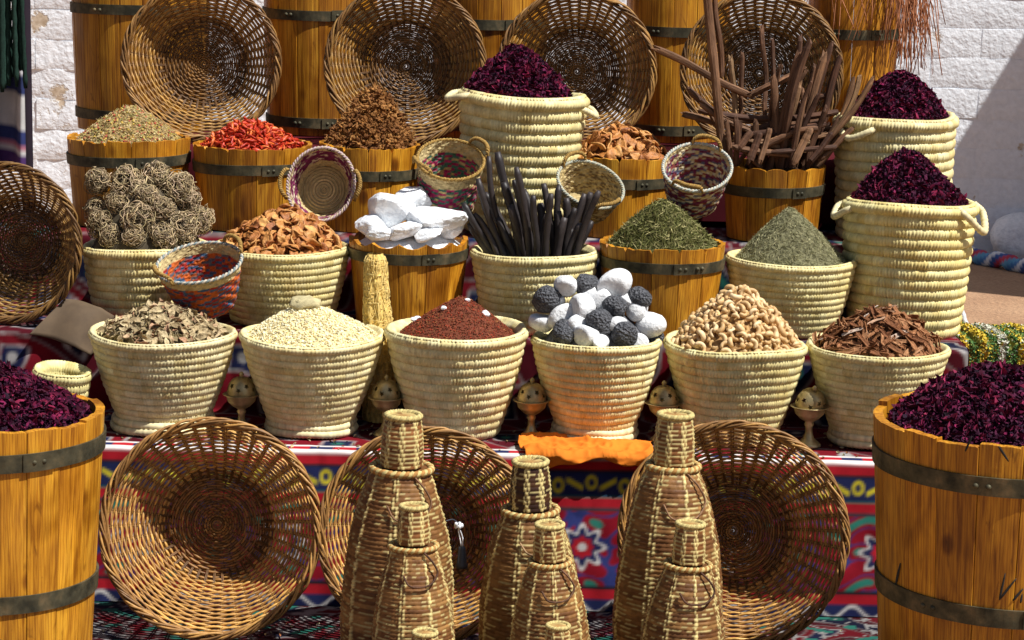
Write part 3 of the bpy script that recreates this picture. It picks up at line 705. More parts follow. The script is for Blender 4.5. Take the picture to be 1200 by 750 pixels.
# ------------------------------------------------------------------ wooden tubs and barrels of staves
def stave_mesh(name, r0, r1, h, th, ang, top, amp, seed, bulge=0.0):
    rs = np.random.RandomState(seed); nc = 9; nr = 7
    c = np.array([-1, -.97, -.86, -.4, 0, .4, .86, .97, 1]); gap = 0.0005/max(r1, .01)
    a = c*(ang/2-gap)
    if top == 'notch': tp = -amp*np.clip((np.abs(c)-0.855)/0.14, 0, 1)*(c*rs.choice([-1, 1]) > -2)*rs.uniform(0.5, 1.2)+amp*0.12*rs.normal(size=nc)+rs.uniform(-.3, .3)*amp
    elif top == 'round': tp = amp*(np.sqrt(1-0.9*c**2)-1)
    elif top == 'scoop': tp = amp*(c**2-1)
    else: tp = 0.1*amp*rs.normal(size=nc)+rs.uniform(-1, 1)*amp*0.5
    t = np.linspace(0, 1, nr)
    def surf(dr, edge):
        V = np.zeros((nr, nc, 3))
        for i in range(nr):
            R = r0+(r1-r0)*t[i]+bulge*math.sin(PI*t[i])+dr
            rr = R - edge*(np.abs(c) > .98)*0.0011
            V[i, :, 0] = rr*np.cos(a); V[i, :, 1] = rr*np.sin(a); V[i, :, 2] = t[i]*(h+tp)
        return V
    A = surf(0, 1).reshape(-1, 3); B = surf(-th, 0).reshape(-1, 3); n = nr*nc; F = gridF(nr, nc)
    ring = list(range(nc)) + [r*nc+nc-1 for r in range(1, nr)] + [(nr-1)*nc+k for k in range(nc-2, -1, -1)] + [r*nc for r in range(nr-2, 0, -1)]
    S = np.array([[ring[i], ring[i]+n, ring[(i+1) % len(ring)]+n, ring[(i+1) % len(ring)]] for i in range(len(ring))])
    me = mesh_np(name, np.concatenate([A, B]), [F, (F+n)[:, ::-1], S], smooth=False); me.materials.append(MAT['wood'])
    return me
RIV = ICO2
def barrel(kind, key, cx, Rt, Y, z0, H, rbot, nst, top, amp, hoops, label, group, seed, th=0.012, hw=0.016, rot=0.0, bulge=0.0, X=None, rivets=((-1.2,), (-0.2,)), mat='wood'):
    rs = np.random.RandomState(seed)
    X = at_Y(cx, 300, Y)[0] if X is None else X
    root = empty(kind, (X, Y, z0+0.002)); ang = 2*PI/nst
    vs = [stave_mesh('stave', Rt*rbot, Rt, H, th, ang, top, amp, seed*10+k, bulge) for k in range(5)]
    for k in range(nst):
        o = add('stave', vs[rs.randint(5)], None, root); o.rotation_euler = (0, 0, rot+k*ang); s = 1+rs.uniform(-0.004, 0.004); o.scale = (s, s, 1)
    Vb, Fb = lathe([(0.001, 0.012), (Rt*rbot*0.96-th, 0.012), (Rt*rbot*0.96-th, 0.002), (0.001, 0.002)], 40); add('base', mesh_np('base', Vb, Fb), MAT['wood'], root)
    for hi, hz in enumerate(hoops):
        R = Rt*rbot+(Rt-Rt*rbot)*hz/H+bulge*math.sin(PI*hz/H)+0.002; sl_ = (Rt-Rt*rbot)/H; g = hw/2; tk = 0.0028
        pr = [(R-g*sl_-0.002, hz-g), (R-g*sl_+tk, hz-g), (R+g*sl_+tk, hz+g), (R+g*sl_-0.002, hz+g)]
        V, F = lathe(pr, 90); sn = SinNoise(seed+hi, 8); V[:, 2] += 0.0022*sn(V, 9)
        hoop = add('hoop', mesh_np('hoop', V, F, smooth=False), MAT['iron'], root)
        a0 = rivets[hi % len(rivets)][0]; aa = np.linspace(a0-0.10, a0+0.20, 12)     # where the strip overlaps itself
        G = np.array([[[(R+q*sl_+tk+0.0016)*math.cos(a), (R+q*sl_+tk+0.0016)*math.sin(a), hz+q+0.003*(a-a0)] for q in (-g*1.02, g*1.02)] for a in aa]); add('overlap', mesh_np('overlap', *solid_sheet(G, 0.0022), smooth=False), MAT['iron'], hoop)
        for a in rivets[hi % len(rivets)]:
            for q in (0, 0.09):
                Vr, Fr = RIV; add('rivet', mesh_np('rivet', Vr*np.array([0.0055, 0.0055, 0.0055])+np.array([(R+tk)*math.cos(a+q), (R+tk)*math.sin(a+q), hz]), Fr), MAT['iron'], hoop)
    tag(root, label, 'barrel' if kind == 'barrel' else 'tub', group)
    return dict(c=np.array([X, Y, z0+H]), R=Rt, H=H, Y=Y, root=root, th=th)
TUB = {}
def tub(key, xl, xr, yc, Y, tier, rbot, nst, top, amp, hy, label, seed, rot=0.0, rivets=((-1.2,),)):
    c = at_Y((xl+xr)/2, yc, Y); H = c[2]-tier-0.002
    hz = at_Y((xl+xr)/2, hy, Y-(xr-xl)/2*mpp(Y))[2]-tier-0.002
    TUB[key] = barrel('wooden_tub', key, 0, (xr-xl)/2*mpp(Y), Y, tier, H, rbot, nst, top, amp, [max(hz, .03)], label, 'wooden tubs of spices on the steps', seed, 0.011, 0.026, rot, X=c[0], rivets=rivets)
tub('t0', 80, 222, 160, YT, T3, 0.9, 15, 'notch', 0.009, 192, 'wooden tub holding a mound of tan herb mix', 21, 0.1)
tub('t1', 227, 365, 168, YT-0.01, T3, 0.9, 13, 'notch', 0.008, 201, 'wooden tub full of bright red chilies', 22, 0.3)
tub('t2', 375, 492, 168, YT, T3, 0.9, 13, 'notch', 0.010, 207, 'wooden tub heaped with brown dried flowers', 23, 0.15)
tub('t4', 664, 790, 181, YT, T3, 0.9, 12, 'notch', 0.010, 217, 'wooden tub of brown slices beside the tall hibiscus basket', 24, 0.2)
tub('t5', 848, 967, 192, YT-0.03, T3, 0.88, 15, 'round', 0.010, 227, 'wooden tub with rounded stave tops holding cinnamon sticks', 25, 0.05)
tub('b1', 409, 549, 277, YS, T2, 0.86, 13, 'scoop', 0.012, 305, 'wooden tub filled with white crystal lumps', 26, 0.0)
tub('b2', 703, 850, 283, YS-0.02, T2, 0.86, 14, 'notch', 0.010, 316, 'wooden tub under a mound of green dried herb', 27, 0.22, rivets=((-1.35, -1.05),))
# the two large barrels on the ground
def big(key, cx, R, Y, yrim, hoops_y, label, seed, nst, rot):
    c = at_Y(cx, yrim, Y); H = c[2]-0.009
    hz = [at_Y(cx, y, Y-R)[2]-0.009 for y in hoops_y]
    TUB[key] = barrel('barrel', key, 0, R, Y, 0.007, H, 0.84, nst, 'flat', 0.010, hz, label, 'large hibiscus barrels on the ground', seed, 0.018, 0.036, rot, X=c[0], rivets=((-1.0, -2.0), (-1.5, -2.4)))
big('FL', -8, 0.222, 4.52, 480, (546, 716), 'large wooden barrel of dark hibiscus beside the round wicker tray', 31, 19, 0.1)
big('FR', 1184, 0.262, 4.36, 489, (574, 730), 'large wooden barrel of dark hibiscus with black marker strokes', 32, 20, 0.05)
# black marker strokes on the barrel
fr = TUB['FR']
def stroke(px0, py0, px1, py1, w):
    pts = []
    for t in np.linspace(0, 1, 6):
        px, py = px0+(px1-px0)*t, py0+(py1-py0)*t
        r_ = ray(px, py); # march to the tapering barrel
        lo, hi = 3.8, 4.36
        for _ in range(40):
            mid = (lo+hi)/2; p = np.array([0, 0, CAMZ])+r_*(mid/r_[1]); z = p[2]-0.009
            R = fr['R']*(0.84+0.16*z/fr['H'])
            if math.hypot(p[0]-fr['c'][0], p[1]-fr['Y']) > R*1.003+0.0012: lo = mid
            else: hi = mid
        pts.append(np.array([0, 0, CAMZ])+r_*(lo/r_[1]))
    P = np.array(pts); V, F = tube(P, np.array([.5, 1, 1.1, 1, .8, .4])*w, 6, flat=1)
    V = V-np.array([fr['c'][0], fr['Y'], 0.009])
    rr = np.hypot(V[:, 0], V[:, 1]); Rz = fr['R']*(0.84+0.16*V[:, 2]/fr['H'])*1.003+0.0008
    f = (Rz+(rr-Rz)*0.12)/rr; V[:, 0] *= f; V[:, 1] *= f
    add('marker_stroke', mesh_np('marker_stroke', V, F), MAT['ink'], fr['root'])
for s in ((1171, 703, 1178, 672, 0.0020), (1171, 703, 1191, 678, 0.0022), (1187, 704, 1199, 690, 0.0024), (1196, 707, 1198, 696, 0.002), (1049, 686, 1055, 660, 0.0034), (1131, 529, 1139, 511, 0.0022), (1170, 523, 1182, 541, 0.0022)):
    stroke(*s)
# tall barrels at the back
TB = {}
for key, xl, xr, hoops_y, label, seed, rot in (
        ('k1', 87, 243, (138, 13), 'tall wooden barrel at the display end beside the bare rough wall', 41, 0.1),
        ('k2', 311, 440, (148, 18), 'tall wooden barrel behind the tub of red chilies', 42, 0.25),
        ('k3', 508, 640, (158, 29), 'tall wooden barrel behind the tall hibiscus basket', 43, 0.0),
        ('k4', 735, 853, (165, 38), 'tall wooden barrel behind the tub of brown slices', 44, 0.3),
        ('k5', 948, 1050, (170, 41), 'tall wooden barrel with reddish roots spilling over its top', 45, 0.12)):
    Yk = 6.62; R = (xr-xl)/2*mpp(Yk); c = at_Y((xl+xr)/2, 40, Yk)
    hz = [max(0.035, at_Y((xl+xr)/2, y, Yk-R)[2]-T4-0.002) for y in hoops_y]
    TB[key] = barrel('barrel', key, 0, R, Yk, T4, 0.62, 0.93, max(10, int(2*PI*R/0.062)), 'flat', 0.006, hz, label, 'tall barrels along the back', seed, 0.014, 0.028, rot, X=c[0], bulge=0.006, rivets=((-1.35, -1.95), (-1.2, -2.1)))

# ------------------------------------------------------------------ round wicker trays
def wicker_mesh_set(R, depth, seed, rdisc=0.54, pitch=0.0064, side_col=None, dark=1.0):
    rs = np.random.RandomState(seed); Rd = R*rdisc
    c_dark = np.array([0.10, 0.048, 0.017])*dark; c_mid = np.array([0.31, 0.155, 0.046])*dark; c_lt = np.array([0.60, 0.335, 0.085])*dark
    def strand_cols(n, run, lo, hi, bias):
        k = rs.uniform(lo, hi, n//run+2)**bias; k = np.repeat(k, run)[:n]
        a = np.clip(k*2, 0, 1)[:, None]; b_ = np.clip(k*2-1, 0, 1)[:, None]
        return (c_dark*(1-a)+c_mid*a)*(1-b_)+c_lt*b_
    # flat bottom: a tight spiral over radial spokes
    out = {}
    spd = 27; spr = spd*3; p1 = 0.0056; revs = int(Rd/p1)+1; n = revs*spr
    th = np.arange(n)/spr*2*PI; rad = 0.0015+p1*th/(2*PI)
    sn = SinNoise(seed, 8); wob = 0.0012*sn(np.stack([rad*np.cos(th), rad*np.sin(th), 0*th], -1), 40)
    zz = 0.0026*np.cos(th*spd/2)*np.clip(rad/0.03, 0.3, 1)+0.003*sn(np.stack([rad*np.cos(th), rad*np.sin(th), 0*th], -1), 18)
    P = np.stack([(rad+wob)*np.cos(th), (rad+wob)*np.sin(th), zz], -1)
    V, F = tube(P, 0.0027*(1+0.12*rs.normal(size=n)), 4)
    C = np.repeat(strand_cols(n, spr//2, 0.05, 0.55, 1.0), 4, 0); C = np.concatenate([C, C[:2]])
    mb = MB(); mb.put(V, F, C)
    for k in range(spd):
        a = 2*PI*k/spd; mb.put(*tube(np.array([[0.01*math.cos(a), 0.01*math.sin(a), -0.001], [Rd*math.cos(a), Rd*math.sin(a), -0.001]]), 0.002, 4), c_dark)
    out['base_weave'] = mb.mesh('base_weave')
    # flaring side, open weave
    L = math.hypot(R-Rd, depth); sps = 41; spr = sps*3; revs = L/pitch; n = int(revs*spr)
    th = np.arange(n)/spr*2*PI; s = th/(2*PI)*pitch/L
    def prof(s):
        r = Rd+(R-Rd)*(s*0.9+0.10*np.sin(PI*s/2)); z = depth*(s**1.25); return r, z
    r, z = prof(s); dr, dz = prof(s+0.01); tr = np.stack([dr-r, dz-z], -1); tr /= np.linalg.norm(tr, axis=1, keepdims=True)
    nr_, nz_ = -tr[:, 1], tr[:, 0]
    w = 0.0042*np.cos(th*sps/2)
    jit = 0.0016*sn(np.stack([r*np.cos(th), r*np.sin(th), z], -1), 30)+0.0016*np.sin(th*sps/2+PI/2)
    r2 = r+w*nr_+jit*tr[:, 0]; z2 = z+w*nz_+jit*tr[:, 1]
    P = np.stack([r2*np.cos(th), r2*np.sin(th), z2], -1)
    V, F = tube(P, 0.0030*(1+0.15*rs.normal(size=n)), 4)
    C = np.repeat(strand_cols(n, spr//3, 0.3, 1.0, 0.8), 4, 0); C = np.concatenate([C, C[:2]])
    mb = MB(); mb.put(V, F, C); out['side_weave'] = mb.mesh('side_weave')
    mb = MB()
    for k in range(sps):
        a = 2*PI*(k+0.5)/sps; ss = np.linspace(-0.05, 1.02, 7); rr, z_ = prof(np.clip(ss, 0, 2)); rr = rr-(ss < 0)*0.02
        for da in (-0.012, 0.012):
            P = np.stack([rr*math.cos(a+da), rr*math.sin(a+da), z_], -1)
            mb.put(*tube(P, 0.0017, 4), c_dark*rs.uniform(0.9, 1.6))
    out['spokes'] = mb.mesh('spokes')
    # rim: twisted withies
    mb = MB()
    for k in range(8):
        nn = 260; a = np.linspace(0, 2*PI, nn, endpoint=False); tw = a*(11 if k % 2 else 7)+k*2*PI/8+0.8*sn(np.stack([np.cos(a), np.sin(a), 0*a+2*k], -1), 4); rj = 0.0075*(1+0.2*sn(np.stack([np.cos(a), np.sin(a), 0*a+k], -1), 6))
        P = np.stack([(R+rj*np.cos(tw))*np.cos(a), (R+rj*np.cos(tw))*np.sin(a), depth+0.002+rj*np.sin(tw)], -1)
        cc = np.repeat(strand_cols(nn, 30, 0.15, 0.75, 1), 5, 0)
        mb.put(*tube(P, 0.0029, 5, closed=True), cc)
    out['rim'] = mb.mesh('rim')
    return out
TRAYSETS = {}
def tray(setkey, cpx, cpy, Y, facing, label, group, zrest=None, spin=0.0):
    """facing = direction the hollow looks to; the tray stands on its rim"""
    ms, R, depth = TRAYSETS[setkey]
    z = Vector(facing).normalized(); up = Vector((0, 0, 1)); x = up.cross(z).normalized(); y = z.cross(x)
    m3 = Matrix((x, y, z)).transposed() @ Matrix.Rotation(spin, 3, 'Z')
    c = Vector(at_Y(cpx, cpy, Y))                         # centre of the rim circle
    if zrest is not None:                                 # lowest rim point touches the surface
        low = math.sqrt(max(0, 1-z.z**2))*(R+0.010); c.z = zrest+low+0.002
    o = empty('wicker_tray', c-z*depth); o.rotation_euler = m3.to_euler()
    for k, me in ms.items(): add(k, me, MAT['wicker'], o)
    tag(o, label, 'tray', group)
    return o
for k, R, d, sd, dk, rd in (('big1', 0.231, 0.135, 61, 1.15, 0.5), ('big2', 0.226, 0.135, 62, 1.12, 0.5), ('big3', 0.240, 0.135, 63, 1.12, 0.5), ('sm1', 0.208, 0.085, 64, 0.9, 0.56), ('sm2', 0.212, 0.085, 65, 0.75, 0.56), ('left', 0.187, 0.10, 66, 0.6, 0.52)):  # left set: strand colours darkened to stand in for shade
    TRAYSETS[k] = (wicker_mesh_set(R, d, sd, rd, dark=dk), R, d)
GT, GB = 'wicker trays leaning on the cloth', 'wicker trays leaning on the back barrels'
tray('big1', 247, 627, 4.79, (0.02, -1, 0.20), 'round honey wicker tray beside the hibiscus barrel, no bottle before it', GT, 0.012)
tray('big2', 499, 619, 4.79, (-0.02, -1, 0.20), 'wicker tray behind two bottle baskets with the hanging lamp socket', GT, 0.012, 1.0)
tray('big3', 859, 625, 4.79, (-0.10, -1, 0.20), 'wicker tray behind the bottle baskets nearest the marked barrel', GT, 0.012, 2.0)
tray('sm1', 236, 72, 6.27, (0.06, -1, 0.14), 'wicker tray leaning between two back barrels above tubs of herb and chilies', GB, T4, 0.5)
tray('sm2', 475, 62, 6.27, (0.03, -1, 0.14), 'dark wicker tray behind the heap of brown dried flowers', GB, T4, 1.7)
tray('sm1', 676, 75, 6.27, (-0.04, -1, 0.14), 'wicker tray behind the tall hibiscus basket and the tub of slices', GB, T4, 2.4)
tray('sm2', 893, 70, 6.27, (-0.05, -1, 0.14), 'dark wicker tray behind the cinnamon sticks', GB, T4, 3.3)
tray('left', 8, 303, 5.50, (-0.22, -1, 0.08), 'wicker tray with shade put into its colour, leaning at the end of the steps beside root balls', None, T2, 0.9)

# ------------------------------------------------------------------ contents: loose heaps
def heap_on(key, ax, ay, src, rin=0.93, sink=0.012, **kw):
    b_ = src[key]; Y = b_['Y']; R = b_['R']*rin-(b_.get('th', 0.008)); c = b_['c']
    ap = at_Y(ax, ay, Y); return Heap((c[0], Y), R, c[2]-sink, ap, **kw)
HIB = [(0.035, 0.006, 0.020), (0.06, 0.008, 0.030), (0.10, 0.010, 0.045), (0.20, 0.012, 0.065), (0.02, 0.006, 0.018), (0.30, 0.03, 0.08)]
HW = [0.3, 0.27, 0.2, 0.1, 0.1, 0.03]
def hibiscus(key, src, ax, ay, label, seed, n=6200, size=0.0066, **kw):
    hp = heap_on(key, ax, ay, src, seed=seed, rough=0.09, **kw); rs = np.random.RandomState(seed); mb = MB(); hp.core(mb, (0.03, 0.006, 0.018), rs=rs, sink=0.004)
    for tm, f in ((t_petal(), 0.5), (t_petal2(), 0.5)):
        k = int(n*f); P, Nn = hp.sample(k, rs); P = P+Nn*rs.uniform(-0.3, 1, (k, 1))*0.007
        scatter(mb, tm, P, rand_rot(rs, k, Nn, 1.3), size*rs.uniform(0.55, 1.3, (k, 1))*np.array([1, 1, 1]), palette(rs, HIB, k, 0.25, HW)*0.85)
    k = n//14; P, Nn = hp.sample(k, rs, 0.95); scatter(mb, t_petal2(), P+Nn*0.005, rand_rot(rs, k, Nn, 1.2), size*1.9*rs.uniform(0.7, 1.3, (k, 1))*np.array([1, .7, .8]), palette(rs, [(0.15, 0.010, 0.04), (0.09, 0.007, 0.028), (0.24, 0.02, 0.06), (0.05, 0.006, 0.018)], k, 0.2))
    o = add('hibiscus_heap', mb.mesh('hibiscus_heap', smooth=False), MAT['petal']); tag(o, label, 'hibiscus', kind='stuff')
hibiscus('t3', BASKETS, 602, 54, 'dark purple dried hibiscus heaped between the tubs of flowers and slices', 201, dome=0.45)
hibiscus('t6', BASKETS, 1057, 88, 'dark purple dried hibiscus in the upper basket by the white wall', 202, dome=0.75)
hibiscus('s4', BASKETS, 1062, 174, 'dark purple dried hibiscus in the lower tall basket', 203, dome=0.4)
hibiscus('FL', TUB, -25, 425, 'dark purple dried hibiscus in the barrel by the honey wicker tray', 204, n=9000, dome=0.5)
hibiscus('FR', TUB, 1160, 428, 'dark purple dried hibiscus in the barrel with marker strokes', 205, n=12000, dome=0.45)
heap_stuff('herb_heap', heap_on('t0', 153, 123, TUB, seed=301, rough=0.02, dome=0.45), 'mound of tan and rosy mixed herb in a wooden tub', 'herb', (0.30, 0.20, 0.08),
           [(t_grain(), 2600, 0.0036, (1, 1, 1), [(0.42, 0.30, 0.12), (0.34, 0.22, 0.09), (0.50, 0.40, 0.20), (0.36, 0.08, 0.05), (0.28, 0.24, 0.08), (0.5, 0.36, 0.08)], 1, 0.003), (t_needle(), 1500, 0.009, (1, 1.4, 1.4), [(0.40, 0.28, 0.12), (0.48, 0.38, 0.2), (0.26, 0.2, 0.07)], 0.8, 0.004)], MAT['heap'], 301)
heap_stuff('herb_heap', heap_on('b2', 776, 233, TUB, seed=302, rough=0.04, dome=0.35), 'mound of dark green dried herb in a wooden tub', 'herb', (0.07, 0.07, 0.02),
           [(t_needle(), 4200, 0.012, (1, 1, 1), [(0.10, 0.10, 0.025), (0.16, 0.16, 0.05), (0.24, 0.23, 0.09), (0.06, 0.065, 0.015), (0.34, 0.30, 0.13)], 0.8, 0.006)], MAT['heap'], 302)
heap_stuff('herb_heap', heap_on('s3', 926, 241, BASKETS, seed=303, rough=0.015, dome=0.15), 'cone of fine grey-green herb in a straw basket', 'herb', (0.16, 0.15, 0.08),
           [(t_needle(), 6500, 0.007, (1, 1, 1), [(0.22, 0.21, 0.11), (0.28, 0.27, 0.15), (0.17, 0.165, 0.075), (0.36, 0.33, 0.18)], 0.6, 0.003)], MAT['heap'], 303)
heap_stuff('gum_heap', heap_on('f2', 366, 357, BASKETS, seed=304, rough=0.06, dome=0.5, rin=0.97, sink=0.006), 'mound of cream crushed gum granules', 'gum', (0.72, 0.60, 0.31),
           [(t_grain(5), 5500, 0.0027, (1, 1, 1), [(0.76, 0.66, 0.38), (0.80, 0.72, 0.47), (0.72, 0.58, 0.28), (0.82, 0.76, 0.55)], 1, 0.003)], MAT['heap'], 304)
rs = np.random.RandomState(5); V, F = ICO3; sn = SinNoise(77, 10)
V = V*(1+0.25*sn(V, 2.6)+0.16*sn(V, 8)+0.08*SinNoise(78, 12)(V, 17))[:, None]*np.array([0.036, 0.03, 0.02])
o = add('gum_lump', mesh_np('gum_lump', V+at_Y(357, 357, YF), F, np.array([0.55, 0.47, 0.26])*(1+0.15*rs.normal(size=(len(V), 1)))), MAT['loofah'])
tag(o, 'single rough greyish lump on top of the cream gum heap', 'lump')
heap_stuff('spice_heap', heap_on('f3', 541, 346, BASKETS, seed=305, rough=0.03, dome=0.25, rin=0.86), 'heap of red-brown ground spice with white flecks', 'spice', (0.15, 0.04, 0.020),
           [(t_grain(7), 4500, 0.0019, (1, 1, 1), [(0.15, 0.04, 0.020), (0.20, 0.058, 0.03), (0.11, 0.03, 0.016), (0.30, 0.045, 0.02)], 1, 0.002), (t_needle(), 900, 0.006, (1, 1, 1), [(0.32, 0.14, 0.05), (0.2, 0.06, 0.02)], 0.6, 0.003)], MAT['heap'], 305)
hp3 = heap_on('f3', 541, 346, BASKETS, seed=305, rough=0.03, dome=0.25, rin=0.86)
for k, (px, py, s) in enumerate(((547, 352, 0.006), (568, 368, 0.010), (487, 374, 0.009), (520, 361, 0.006))):
    p = at_Y(px, py, YF-0.02-0.0007*(py-345)); V, F = ICO2; V = V*(1+0.3*SinNoise(90+k)(V, 2.5))[:, None]*s*np.array([1.2, .8, .8])
    # drop along the view ray onto the heap
    ry = ray(px, py); best = None
    for Yq in np.linspace(YF-0.16, YF+0.02, 90):
        q = np.array([0, 0, CAMZ])+ry*(Yq/ry[1]); rho = min(0.999, math.hypot(q[0]-hp3.c[0], q[1]-hp3.c[1])/hp3.R)
        if q[2] <= hp3.pos(np.array([rho]), np.array([math.atan2(q[1]-hp3.c[1], q[0]-hp3.c[0])]))[0, 2]+0.003: best = q; break
    if best is None: best = p
    o = add('crystal_bit', mesh_np('crystal_bit', V+best, F, smooth=False), MAT['crystal']); tag(o, 'small white crystal bit lying on the red-brown spice', 'crystal', 'white crystal bits on the red-brown spice')

# ------------------------------------------------------------------ contents: pieces one can pick up
def filler(name, hp, col, label, cat, size, seed, pal, tm):
    """the pieces below the top layer"""
    rs = np.random.RandomState(seed); mb = MB(); hp.core(mb, col, rs=rs, sink=size*0.5)
    n = 420
    tv = np.array([v.co[:] for v in tm.vertices]); t4 = np.array([p_.vertices[:] for p_ in tm.polygons if p_.loop_total == 4]); t3 = np.array([p_.vertices[:] for p_ in tm.polygons if p_.loop_total == 3])
    P, Nn = hp.sample(n, rs, 0.88); scatter(mb, (tv, [f for f in (t4, t3) if len(f)]), P-Nn*size*0.35, rand_rot(rs, n, Nn, 1.0), size*rs.uniform(.8, 1.1, (n, 1))*np.ones(3), palette(rs, pal, n, 0.2))
    tag(add(name, mb.mesh(name, smooth=False), MAT['heap']), label, cat, kind='stuff')
cash = [m_cashew(i) for i in range(4)]; slic = [m_slice(i) for i in range(6)]; flow = [m_flower(i) for i in range(4)]
chil = [m_chili(i) for i in range(5)]; leav = [m_leaf(i) for i in range(6)]; brk = [m_bark(i) for i in range(6)]
hp = heap_on('f5', 867, 337, BASKETS, seed=311, rough=0.03, dome=0.45, rin=0.95)
filler('cashew_heap', hp, (0.35, 0.2, 0.08), 'mass of cashew nuts beneath the top layer', 'cashews', 0.0135, 311, [(0.56, 0.36, 0.15), (0.66, 0.44, 0.21)], cash[0])
pieces('cashew', hp, cash, MAT['cashew'], 295, 0.0145, 'tan curved cashew nut in the heap on the straw basket', 'cashew', 'cashew nuts in the heap', 311, 1.0, 0.6)
hp = heap_on('s1', 338, 247, BASKETS, seed=312, rough=0.04, dome=0.65)
filler('slice_heap', hp, (0.2, 0.06, 0.02), 'mass of orange-brown dried slices in the straw basket', 'slices', 0.018, 312, [(0.3, 0.1, 0.03), (0.42, 0.16, 0.05)], slic[0])
pieces('dried_slice', hp, slic, MAT['slice'], 200, 0.0185, 'curled orange-brown dried slice in the straw basket', 'slice', 'dried slices in the straw basket', 312, 0.9, 0.5)
hp = heap_on('t4', 735, 153, TUB, seed=313, rough=0.06, dome=0.8)
filler('slice_heap', hp, (0.2, 0.07, 0.025), 'mass of brown dried slices in the wooden tub', 'slices', 0.018, 313, [(0.28, 0.1, 0.03), (0.4, 0.17, 0.06)], slic[0])
pieces('dried_slice', hp, slic, MAT['slice'], 120, 0.020, 'curled brown dried slice in the wooden tub', 'slice', 'dried slices in the wooden tub', 313, 0.9, 0.5)
hp = heap_on('t2', 440, 99, TUB, seed=314, rough=0.05, dome=0.4)
filler('flower_heap', hp, (0.12, 0.05, 0.015), 'mass of brown dried flowers in the tub', 'flowers', 0.013, 314, [(0.2, 0.08, 0.02), (0.28, 0.12, 0.03)], flow[0])
pieces('dried_flower', hp, flow, MAT['flower'], 260, 0.0135, 'brown crumpled dried flower in the heap on the tub', 'flower', 'brown dried flowers in the heap', 314, 1.2, 0.6)
hp = heap_on('t1', 288, 143, TUB, seed=315, rough=0.06, dome=0.7)
filler('chili_heap', hp, (0.3, 0.02, 0.01), 'mass of red chili pieces in the tub', 'chilies', 0.012, 315, [(0.4, 0.03, 0.01), (0.5, 0.08, 0.02)], chil[0])
pieces('chili', hp, chil, MAT['chili'], 270, 0.0115, 'bright red dried chili piece in the wooden tub', 'chili', 'red chilies in the tub', 315, 1.1, 0.6)
hp = heap_on('f1', 188, 361, BASKETS, seed=316, rough=0.08, dome=0.6, rin=0.95)
filler('leaf_heap', hp, (0.2, 0.15, 0.08), 'mass of crumbled dry leaves in the straw basket', 'leaves', 0.018, 316, [(0.3, 0.24, 0.12), (0.42, 0.34, 0.2), (0.4, 0.22, 0.13)], leav[0])
pieces('dry_leaf', hp, leav, MAT['leaf'], 270, 0.0155, 'crumpled tan dry leaf in the straw basket', 'leaf', 'dry leaves in the straw basket', 316, 1.1, 0.4, 0.9)
hp = heap_on('f6', 1035, 365, BASKETS, seed=317, rough=0.06, dome=0.6, rin=0.95)
filler('bark_heap', hp, (0.14, 0.06, 0.025), 'mass of brown bark chips in the straw basket', 'bark', 0.018, 317, [(0.2, 0.08, 0.03), (0.3, 0.14, 0.06)], brk[0])
pieces('bark_chip', hp, brk, MAT['bark'], 230, 0.025, 'brown splintered bark chip in the straw basket', 'bark', 'bark chips in the straw basket', 317, 0.5, 0.35, 0.93)
# pumice stones: place each where its pixel ray meets a mound
hpS = heap_on('f4', 700, 345, BASKETS, seed=318, rough=0.0, dome=0.9, rin=0.95)
def on_heap(hp, px, py, Y, lift=0.0):
    ry = ray(px, py)
    for Yq in np.linspace(Y-0.2, Y+0.16, 180):
        q = np.array([0, 0, CAMZ])+ry*(Yq/ry[1]); rho = math.hypot(q[0]-hp.c[0], q[1]-hp.c[1])/hp.R
        if rho < 1 and q[2] <= hp.pos(np.array([rho]), np.array([math.atan2(q[1]-hp.c[1], q[0]-hp.c[0])]))[0, 2]: return q
    return at_Y(px, py, Y)
def stone_mesh(seed, kind, size):
    V, F = ICO3; rs = np.random.RandomState(seed); sn = SinNoise(seed, 8); V = V.copy()
    if kind == 'white':
        V = V*np.array([1.25, 0.9, 0.82]); nrm = rs.normal(size=3); nrm[2] = abs(nrm[2])*0.6; nrm /= np.linalg.norm(nrm)
        for n_, d_ in ((nrm, 0.48), (-nrm+rs.normal(size=3)*.6, 0.62)):
            n_ = n_/np.linalg.norm(n_); t = V@n_; V -= np.clip(t-d_, 0, None)[:, None]*n_*0.85
        V = V*(1+0.05*sn(V, 2.5)+0.012*SinNoise(seed+5, 12)(V, 12))[:, None]
    else: V = V*np.array([1.05, .9, .85])*(1+0.24*sn(V, 1.7)+0.07*SinNoise(seed+3, 14)(V, 9)+0.045*SinNoise(seed+4, 14)(V, 22))[:, None]
    return mesh_np('stone', V*size, F)
ST = [('w', 663, 335, 16), ('w', 720, 333, 20), ('w', 681, 360, 19), ('w', 659, 371, 16), ('w', 634, 378, 16), ('w', 704, 350, 15), ('w', 748, 361, 16), ('w', 760, 381, 19), ('w', 676, 380, 13),
      ('w', 687, 393, 16), ('w', 704, 401, 11), ('w', 749, 401, 12), ('w', 722, 381, 12), ('w', 693, 340, 14), ('w', 735, 352, 12), ('w', 648, 352, 12),
      ('b', 686, 334, 16), ('b', 643, 352, 17), ('b', 749, 349, 14), ('b', 723, 362, 17), ('b', 703, 378, 17), ('b', 659, 392, 17), ('b', 731, 391, 18), ('b', 712, 338, 11), ('b', 768, 395, 10)]
rs = np.random.RandomState(4)
